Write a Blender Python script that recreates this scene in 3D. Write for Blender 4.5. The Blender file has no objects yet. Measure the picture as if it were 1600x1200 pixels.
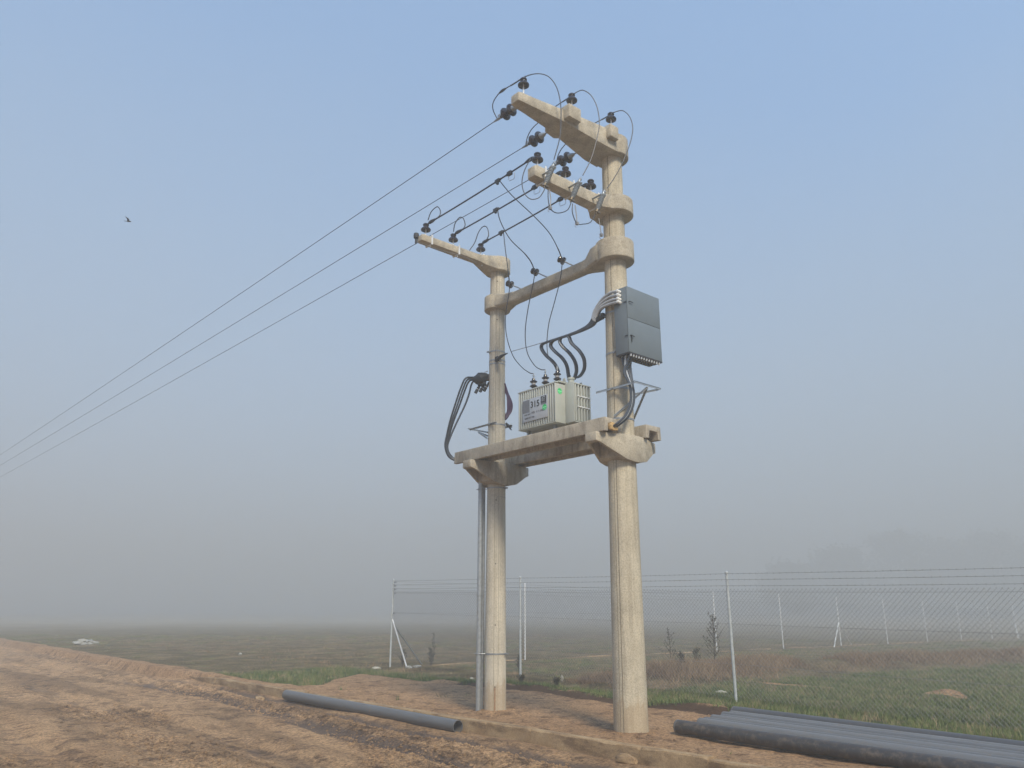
import bpy, bmesh, math, random
import numpy as np
from math import sin, cos, pi, radians, sqrt, atan2
from mathutils import Vector, Matrix, noise
random.seed(7); rng = np.random.default_rng(7)
SC = bpy.context.scene
COL = SC.collection

# World frame: +X runs along the pair of poles (from the near pole to the far one),
# +Y is square to it, towards the dirt road; metres; the near pole stands at the origin.

# ------------------------------------------------------------------ materials
MATS = {}
def new_mat(name):
    m = bpy.data.materials.new(name); m.use_nodes = True
    nt = m.node_tree; b = nt.nodes['Principled BSDF']
    MATS[name] = m
    return m, nt, b
def nd(nt, typ, **kw):
    n = nt.nodes.new(typ)
    for k, v in kw.items():
        if k in n.inputs: n.inputs[k].default_value = v
        else: setattr(n, k, v)
    return n
def ramp(nt, src, stops):
    r = nt.nodes.new('ShaderNodeValToRGB'); cr = r.color_ramp
    while len(cr.elements) < len(stops): cr.elements.new(0.5)
    for e, (p, c) in zip(cr.elements, stops):
        e.position = p
        e.color = (c, c, c, 1) if isinstance(c, (int, float)) else (*c, 1)
    nt.links.new(src, r.inputs[0]); return r.outputs[0]
def pos(nt, scale=(1, 1, 1), loc=(0, 0, 0)):
    g = nt.nodes.new('ShaderNodeNewGeometry'); mp = nt.nodes.new('ShaderNodeMapping')
    mp.inputs['Scale'].default_value = scale; mp.inputs['Location'].default_value = loc
    nt.links.new(g.outputs['Position'], mp.inputs['Vector']); return mp.outputs[0]
def noise_n(nt, vec, scale, detail=6, rough=.6, dist=0.):
    n = nd(nt, 'ShaderNodeTexNoise', Scale=scale, Detail=detail, Roughness=rough, Distortion=dist)
    nt.links.new(vec, n.inputs['Vector']); return n.outputs['Fac']
def mix(nt, fac, a, b, mode='MIX'):
    m = nt.nodes.new('ShaderNodeMix'); m.data_type = 'RGBA'; m.blend_type = mode
    for sock, v in ((m.inputs[0], fac), (m.inputs[6], a), (m.inputs[7], b)):
        if isinstance(v, (int, float)): sock.default_value = v
        elif isinstance(v, tuple): sock.default_value = (*v, 1)
        else: nt.links.new(v, sock)
    return m.outputs[2]
def math_n(nt, op, a, b=None):
    m = nt.nodes.new('ShaderNodeMath'); m.operation = op
    for i, v in enumerate((a, b)):
        if v is None: continue
        if isinstance(v, (int, float)): m.inputs[i].default_value = v
        else: nt.links.new(v, m.inputs[i])
    return m.outputs[0]
def bump(nt, b, h, strength=.3, dist=.01):
    n = nd(nt, 'ShaderNodeBump', Strength=strength, Distance=dist)
    nt.links.new(h, n.inputs['Height']); nt.links.new(n.outputs[0], b.inputs['Normal'])

def simple(name, col, rough=.5, metal=0., var=.12, scale=9., stretch=(1, 1, 1), bmp=0., spec=.5):
    m, nt, b = new_mat(name)
    f = noise_n(nt, pos(nt, stretch), scale)
    lo = tuple(c*(1-var*1.6) for c in col); hi = tuple(min(1, c*(1+var)) for c in col)
    nt.links.new(ramp(nt, f, [(.3, lo), (.7, hi)]), b.inputs['Base Color'])
    b.inputs['Roughness'].default_value = rough; b.inputs['Metallic'].default_value = metal
    b.inputs['Specular IOR Level'].default_value = spec
    if bmp: bump(nt, b, noise_n(nt, pos(nt, stretch), scale*6), bmp, .004)
    return m

def concrete(name, base, dark, stain, seed, streak=(6, 6, .45), stain_amt=.5, low=False):
    m, nt, b = new_mat(name)
    L = (seed*3.1, seed*1.7, seed*.9)
    p = pos(nt, (1, 1, 1), L)
    big = ramp(nt, noise_n(nt, p, 2.2, 7, .68), [(.40, dark), (.60, base)])
    st = ramp(nt, noise_n(nt, pos(nt, streak, L), 2.0, 7, .65), [(.47, 0.), (.61, 1.)])
    c = mix(nt, math_n(nt, 'MULTIPLY', st, stain_amt), big, stain)
    fine = ramp(nt, noise_n(nt, p, 55, 4, .7), [(.38, .78), (.58, 1.08)])
    c = mix(nt, 1., c, fine, 'MULTIPLY')
    pits = ramp(nt, noise_n(nt, p, 130, 2, .5), [(.30, .40), (.36, 1.)])
    c = mix(nt, 1., c, pits, 'MULTIPLY')
    if low:      # soil splashed on the lowest half metre of the shaft
        g = nt.nodes.new('ShaderNodeNewGeometry'); sx = nt.nodes.new('ShaderNodeSeparateXYZ')
        nt.links.new(g.outputs['Position'], sx.inputs[0])
        z = math_n(nt, 'ADD', sx.outputs[2], math_n(nt, 'MULTIPLY', noise_n(nt, pos(nt, (5, 5, 1.2)), 3.), -.75))
        f = ramp(nt, z, [(.0, .45), (.12, .0)])
        c = mix(nt, f, c, (.36, .245, .135))
    nt.links.new(c, b.inputs['Base Color'])
    b.inputs['Roughness'].default_value = .9; b.inputs['Specular IOR Level'].default_value = .25
    h = math_n(nt, 'ADD', noise_n(nt, p, 60, 5, .7), math_n(nt, 'MULTIPLY', pits, .8))
    bump(nt, b, h, .35, .006)
    return m

concrete('pole_concrete', (0.557, 0.494, 0.374), (0.459, 0.403, 0.304), (0.286, 0.245, 0.185), 1, streak=(7, 7, .35), stain_amt=.42, low=True)
concrete('pole_concrete_far', (0.59, 0.536, 0.432), (0.516, 0.467, 0.375), (0.338, 0.293, 0.223), 2, streak=(10, 10, .3), stain_amt=.38, low=True)
concrete('cast_concrete', (0.513, 0.456, 0.356), (0.408, 0.361, 0.282), (0.213, 0.183, 0.14), 3, streak=(3, 3, 3), stain_amt=.38)
concrete('beam_concrete', (0.464, 0.413, 0.333), (0.369, 0.328, 0.262), (0.163, 0.139, 0.111), 4, streak=(5, 5, 1.0), stain_amt=.5)
concrete('kerb_concrete', (.42, .295, .165), (.31, .205, .11), (0.128, 0.0765, 0.0425), 5, streak=(.8, 3, 3), stain_amt=.7)
simple('seam', (.22, .185, .13), .95, scale=20, var=.3)
simple('dark_hole', (.03, .026, .022), .9)
simple('rust', (.26, .12, .045), .9, scale=25, var=.3)
simple('galvanised', (.40, .43, .45), .45, .6, .14, 16, bmp=.05)
simple('post_zinc', (.52, .55, .555), .5, .25, .12, 10)
simple('galvanised_dull', (.33, .35, .37), .5, .6, .15, 14)
simple('old_wire', (.30, .29, .28), .55, .6)
simple('aluminium_wire', (.055, .06, .07), .5, .1)
simple('dark_wire', (.028, .032, .042), .55)
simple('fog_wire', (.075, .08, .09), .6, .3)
simple('porcelain', (.022, .016, .018), .16, 0, .25, 8, spec=.6)
simple('porcelain_light', (.34, .33, .33), .3)
simple('cable_black', (.024, .03, .04), .42, 0, .2, 12)
simple('cable_grey', (.055, .066, .085), .38, 0, .2, 12)
simple('cable_light', (.42, .44, .46), .35, 0, .1, 12)
simple('rubber_dark', (.018, .021, .026), .6, 0, .25)
simple('heat_shrink', (.045, .028, .026), .5)
simple('arrester_grey', (.33, .36, .38), .5, 0, .1)
simple('brass', (.17, .135, .09), .45, .6)
simple('white_metal', (.72, .73, .73), .45, .1, .06)
simple('tank_paint', (.43, .45, .41), .42, 0, .05, 5)
simple('fin_paint', (.46, .48, .44), .42, 0, .06, 6)
simple('cabinet_paint', (.145, .175, .195), .42, 0, .05, 4)
simple('cabinet_line', (.03, .036, .042), .6)
simple('cabinet_under', (.035, .038, .045), .7)
simple('white_plastic', (.84, .84, .82), .35, 0, .05)
simple('grey_plastic', (.26, .25, .24), .45, 0, .25)
simple('nameplate', (.44, .465, .50), .4, .2, .05)
simple('plate_dark', (.155, .165, .185), .5, 0, .08, 30)
simple('ink', (.02, .022, .026), .5)
simple('sticker_green', (.03, .50, .15), .45, 0, .04)
simple('sticker_pale', (.20, .78, .36), .45, 0, .04)
simple('purple_cable', (.075, .03, .085), .45, 0, .15)
simple('tape_yellow', (.55, .37, .16), .6, 0, .3, 25)
simple('stone_white', (.36, .35, .31), .9, 0, .12, 12, bmp=.4)
simple('litter', (.42, .39, .31), .8, 0, .1)
simple('feather', (.06, .068, .08), .7)
simple('bark', (.06, .045, .032), .9, 0, .3, 20)
simple('twig', (.075, .060, .045), .9, 0, .3, 20)

def pvc(name, col, dirt, amt, seed):
    m, nt, b = new_mat(name)
    p = pos(nt, (1, 1, 1), (seed, 0, 0)); q = pos(nt, (.35, 3, 3), (seed*2, 0, 0))
    d = ramp(nt, noise_n(nt, p, 12., 10, .80, .3), [(.60-amt*.25, 0.), (.72-amt*.25, 1.)])
    base = ramp(nt, noise_n(nt, q, 6, 4, .5), [(.3, tuple(c*.88 for c in col)), (.7, tuple(c*1.06 for c in col))])
    c = mix(nt, d, base, dirt)
    nt.links.new(c, b.inputs['Base Color'])
    nt.links.new(ramp(nt, d, [(0, .38), (1, .85)]), b.inputs['Roughness'])
    return m
pvc('pvc_grey', (.112, .112, .113), (.24, .165, .10), .12, 1)
pvc('pvc_pile', (.108, .109, .111), (.20, .165, .13), .14, 2)
pvc('pvc_pile_pale', (.140, .141, .142), (.22, .17, .13), .16, 5)
pvc('pvc_pile_dark', (.068, .069, .073), (.16, .125, .10), .12, 7)
pvc('pvc_dirty', (.038, .035, .034), (.125, .10, .08), .42, 3)

# soil, road and field -----------------------------------------------------------
def soil_nodes(nt, p, light, mid, dark):
    c = ramp(nt, noise_n(nt, p, .55, 8, .62, .4), [(.30, mid), (.58, light)])
    c = mix(nt, ramp(nt, noise_n(nt, p, 3.2, 8, .72, .5), [(.50, 0.), (.62, .80)]), c, dark)
    c = mix(nt, 1., c, ramp(nt, noise_n(nt, p, 24, 6, .75), [(.36, .40), (.5, 1.), (.62, 1.30)]), 'MULTIPLY')
    c = mix(nt, ramp(nt, noise_n(nt, p, 11, 4, .6), [(.66, 0.), (.74, .6)]), c, tuple(x*.55 for x in dark))
    return c
m, nt, b = new_mat('ground_soil_field')
p = pos(nt)
soil = soil_nodes(nt, p, (.48, .295, .16), (.38, .225, .12), (.15, .088, .05))
dry = ramp(nt, noise_n(nt, pos(nt, (1.1, .75, 1)), .8, 9, .70, .3), [(.38, (.085, .066, .031)), (.50, (.155, .117, .058)), (.62, (.26, .19, .105))])
grn = ramp(nt, noise_n(nt, p, 2.1, 8, .7), [(.3, (0.0357, 0.051, 0.0153)), (.7, (0.106, 0.128, 0.0467))])
at = nt.nodes.new('ShaderNodeAttribute'); at.attribute_name = 'green'
gf = math_n(nt, 'ADD', at.outputs['Fac'], math_n(nt, 'MULTIPLY', math_n(nt, 'SUBTRACT', noise_n(nt, p, 1.1, 8, .7), .5), 1.5))
fld = mix(nt, ramp(nt, gf, [(.40, 0.), (.62, 1.)]), dry, grn)
fld = mix(nt, 1., fld, ramp(nt, noise_n(nt, p, 16, 6, .75), [(.38, .34), (.52, 1.), (.64, 1.5)]), 'MULTIPLY')
av = nt.nodes.new('ShaderNodeAttribute'); av.attribute_name = 'bare'
bf = math_n(nt, 'ADD', av.outputs['Fac'], math_n(nt, 'MULTIPLY', math_n(nt, 'SUBTRACT', noise_n(nt, p, 2.6, 8, .7), .5), .9))
c = mix(nt, ramp(nt, bf, [(.42, 0.), (.56, 1.)]), fld, soil)
ah = nt.nodes.new('ShaderNodeAttribute'); ah.attribute_name = 'far_haze'
c = mix(nt, ah.outputs['Fac'], c, mix(nt, 1., (.40, .36, .28), ramp(nt, noise_n(nt, p, .12, 8, .7), [(.38, .72), (.62, 1.2)]), 'MULTIPLY'))  # painted haze: far ground mixed towards a pale fog-like tone
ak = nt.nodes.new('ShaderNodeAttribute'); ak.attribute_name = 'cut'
c = mix(nt, ramp(nt, math_n(nt, 'ADD', ak.outputs['Fac'], math_n(nt, 'MULTIPLY', math_n(nt, 'SUBTRACT', noise_n(nt, p, 4., 6, .7), .5), .9)), [(.40, 0.), (.65, .9)]), c, (.075, .045, .028))  # dark moist soil with painted shade, mixed in by this mask
nt.links.new(c, b.inputs['Base Color']); b.inputs['Roughness'].default_value = .95; b.inputs['Specular IOR Level'].default_value = .1
bump(nt, b, math_n(nt, 'ADD', noise_n(nt, p, 7, 9, .75), math_n(nt, 'MULTIPLY', noise_n(nt, p, 40, 4, .7), .3)), 1.0, .09)

m, nt, b = new_mat('road_soil')
p = pos(nt)
soil = soil_nodes(nt, p, (.55, .345, .185), (.43, .26, .135), (.165, .098, .056))
pl = pos(nt, (.16, 1.0, 1))
lane = ramp(nt, noise_n(nt, pl, .9, 7, .62, .5), [(.40, .68), (.50, 1.0), (.60, 1.14)])
soil = mix(nt, 1., soil, lane, 'MULTIPLY')
aw = nt.nodes.new('ShaderNodeAttribute'); aw.attribute_name = 'wet'
wf = math_n(nt, 'ADD', aw.outputs['Fac'], math_n(nt, 'MULTIPLY', math_n(nt, 'SUBTRACT', noise_n(nt, pos(nt, (.45, 1.3, 1)), 1.5, 9, .72, .3), .5), 1.35))
wet = ramp(nt, wf, [(.40, 0.), (.60, .85)])
c = mix(nt, wet, soil, (.135, .094, .070))
ac = nt.nodes.new('ShaderNodeAttribute'); ac.attribute_name = 'clods'
st = noise_n(nt, pos(nt, (.30, 1., 1)), 5.5, 8, .78, .4)
ac = nt.nodes.new('ShaderNodeAttribute'); ac.attribute_name = 'clods'
sc_ = math_n(nt, 'ADD', math_n(nt, 'MULTIPLY', ac.outputs['Fac'], .75), ramp(nt, noise_n(nt, pos(nt, (.12, .6, 1)), 1.1, 5, .6), [(.46, .05), (.60, .8)]))
c = mix(nt, sc_, c, mix(nt, 1., c, ramp(nt, st, [(.39, .50), (.49, .96), (.60, 1.18)]), 'MULTIPLY'))
cl = mix(nt, 1., c, ramp(nt, noise_n(nt, p, 14, 7, .8), [(.40, .38), (.5, .95), (.60, 1.25)]), 'MULTIPLY')
c = mix(nt, ac.outputs['Fac'], c, cl)
nt.links.new(c, b.inputs['Base Color']); b.inputs['Specular IOR Level'].default_value = .2
nt.links.new(ramp(nt, wet, [(0, .95), (1, .62)]), b.inputs['Roughness'])
bump(nt, b, math_n(nt, 'ADD', noise_n(nt, pos(nt, (.6, 1, 1)), 6, 9, .78), math_n(nt, 'MULTIPLY', noise_n(nt, p, 34, 5, .75), .35)), 1.0, .11)

def blade_mat(name, stops):
    m, nt, b = new_mat(name)
    a = nt.nodes.new('ShaderNodeAttribute'); a.attribute_name = 'tone'
    nt.links.new(ramp(nt, a.outputs['Fac'], stops), b.inputs['Base Color'])
    b.inputs['Roughness'].default_value = .75; b.inputs['Specular IOR Level'].default_value = .2
blade_mat('grass_blades', [(0, (.028, .046, .012)), (.35, (.09, .135, .036)), (.6, (.18, .22, .07)), (.8, (.23, .20, .10)), (1, (.34, .26, .16))])
blade_mat('dry_blades', [(0, (.085, .055, .034)), (.4, (.215, .14, .083)), (.8, (.34, .235, .14)), (1, (.42, .32, .20))])
blade_mat('weed_leaves', [(0, (.04, .042, .026)), (.6, (.078, .076, .046)), (1, (.15, .11, .07))])
blade_mat('tree_leaves', [(0, (.025, .03, .018)), (1, (.06, .065, .035))])

# ------------------------------------------------------------------ mesh builder
class MB:
    def __init__(self): self.v = []; self.f = []
    def add(self, vs, fs):
        o = len(self.v); self.v += [tuple(v) for v in vs]; self.f += [tuple(i+o for i in f) for f in fs]; return self
    def box(self, a, b):
        (x0, y0, z0), (x1, y1, z1) = [min(p, q) for p, q in zip(a, b)], [max(p, q) for p, q in zip(a, b)]
        return self.add([(x0, y0, z0), (x1, y0, z0), (x1, y1, z0), (x0, y1, z0), (x0, y0, z1), (x1, y0, z1), (x1, y1, z1), (x0, y1, z1)],
                        [(3, 2, 1, 0), (4, 5, 6, 7), (0, 1, 5, 4), (1, 2, 6, 5), (2, 3, 7, 6), (3, 0, 4, 7)])
    def obox(self, c, ux, uy, uz):      # oriented box: centre and three half-axis vectors
        c, ux, uy, uz = map(Vector, (c, ux, uy, uz)); vs = []
        for k in (-1, 1):
            for i, j in ((-1, -1), (1, -1), (1, 1), (-1, 1)): vs.append(c+ux*i+uy*j+uz*k)
        return self.add(vs, [(3, 2, 1, 0), (4, 5, 6, 7), (0, 1, 5, 4), (1, 2, 6, 5), (2, 3, 7, 6), (3, 0, 4, 7)])
    def loft(self, rings, cap=True):
        n = len(rings[0]); vs = [p for r in rings for p in r]; fs = []
        for k in range(len(rings)-1):
            for i in range(n):
                j = (i+1) % n; fs.append((k*n+i, k*n+j, (k+1)*n+j, (k+1)*n+i))
        if cap: fs += [tuple(range(n))[::-1], tuple((len(rings)-1)*n+i for i in range(n))]
        return self.add(vs, fs)
    def lathe(self, prof, org=(0, 0, 0), axis=(0, 0, 1), n=20, cap=True):
        org = Vector(org); ax = Vector(axis).normalized()
        u = ax.orthogonal().normalized(); w = ax.cross(u)
        return self.loft([[org+ax*z+(u*cos(2*pi*i/n)+w*sin(2*pi*i/n))*max(r, 1e-4) for i in range(n)] for r, z in prof], cap)
    def cyl(self, a, b, r0, r1=None, n=12):
        a, b = Vector(a), Vector(b)
        return self.lathe([(r0, 0), (r1 if r1 is not None else r0, (b-a).length)], a, b-a, n)
    def tube(self, path, r, n=6, cap=True):
        P = [Vector(p) for p in path]; rings = []; u = None
        for i, p in enumerate(P):
            d = (P[min(i+1, len(P)-1)]-P[max(i-1, 0)]).normalized()
            if u is None: u = d.orthogonal().normalized()
            u = (u-d*u.dot(d)); u = u.normalized() if u.length > 1e-6 else d.orthogonal().normalized()
            w = d.cross(u); rr = r[i] if isinstance(r, (list, tuple)) else r
            rings.append([p+(u*cos(2*pi*k/n)+w*sin(2*pi*k/n))*rr for k in range(n)])
        return self.loft(rings, cap)
    def pipe(self, a, b, R, t, n=24):       # hollow pipe
        a, b = Vector(a), Vector(b); L = (b-a).length
        prof = [(R, 0), (R, L), (R-t, L), (R-t, 0)]
        ax = (b-a).normalized(); u = ax.orthogonal().normalized(); w = ax.cross(u)
        rings = [[a+ax*z+(u*cos(2*pi*i/n)+w*sin(2*pi*i/n))*r for i in range(n)] for r, z in prof+prof[:1]]
        return self.loft(rings, False)
    def prism(self, poly_a, poly_b): return self.loft([poly_a, poly_b])

def link_mesh(name, mb, mat, parent=None, org=(0, 0, 0), bevel=0., smooth=True, attr=None, loc_override=None):
    me = bpy.data.meshes.new(name)
    o = Vector(org)
    me.from_pydata([tuple(Vector(v)-o) for v in mb.v], [], mb.f)
    bm = bmesh.new(); bm.from_mesh(me)
    bmesh.ops.recalc_face_normals(bm, faces=bm.faces)
    if bevel:
        es = [e for e in bm.edges if len(e.link_faces) == 2 and e.calc_face_angle(0) > .6]
        bmesh.ops.bevel(bm, geom=es, offset=bevel, segments=2, profile=.5, affect='EDGES', clamp_overlap=True)
    bm.to_mesh(me); bm.free()
    if smooth:
        me.shade_smooth(); me.set_sharp_from_angle(angle=radians(25))
    me.materials.append(MATS[mat])
    ob = bpy.data.objects.new(name, me); COL.objects.link(ob)
    return ob

class Thing:
    """An Empty at the thing's base that parents its parts (all given in world metres)."""
    def __init__(self, name, label, cat, base, group=None):
        e = bpy.data.objects.new(name, None); COL.objects.link(e); e.empty_display_size = .1
        e.location = base; e['label'] = label; e['category'] = cat
        if group: e['group'] = group
        self.o = e; self.base = Vector(base)
    def part(self, name, mb, mat, bevel=0., under=None, label=None, smooth=True):
        if under is None: par, org = self.o, self.base
        else: par, org = under, self.base
        ob = link_mesh(name, mb, mat, None, org, bevel, smooth)
        ob.parent = par
        if label: ob['label'] = label
        return ob
def single(name, label, cat, base, mb, mat, group=None, bevel=0., smooth=True):
    ob = link_mesh(name, mb, mat, None, base, bevel, smooth)
    ob.location = base; ob['label'] = label; ob['category'] = cat
    if group: ob['group'] = group
    return ob
def copy_tree(o, loc, label=None, dparent=None):
    c = o.copy(); COL.objects.link(c)
    if dparent is None:
        c.location = loc
        if label: c['label'] = label
    else: c.parent = dparent
    for ch in list(o.children): copy_tree(ch, None, None, c)
    return c
def smooth_path(P, k=6):
    P = [Vector(p) for p in P]
    if len(P) < 3: return P
    Q = [P[0]*2-P[1]]+P+[P[-1]*2-P[-2]]; out = []
    for i in range(1, len(Q)-2):
        a, b, c, d = Q[i-1], Q[i], Q[i+1], Q[i+2]
        for j in range(k):
            t = j/k
            out.append(.5*((2*b)+(c-a)*t+(2*a-5*b+4*c-d)*t*t+(-a+3*b-3*c+d)*t**3))
    out.append(P[-1]); return out
FOG = .0108; FOGC = (.58, .59, .59); SKY_LIFT = 0.45; SUNC = (1,.90,.72); OZ = 0.8; SUN_EL = 44; SUN_STR = 1.5; SKY_STR = .100; AIR = 1.0; DUST = 0.0; EXPO = 1.93
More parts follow.
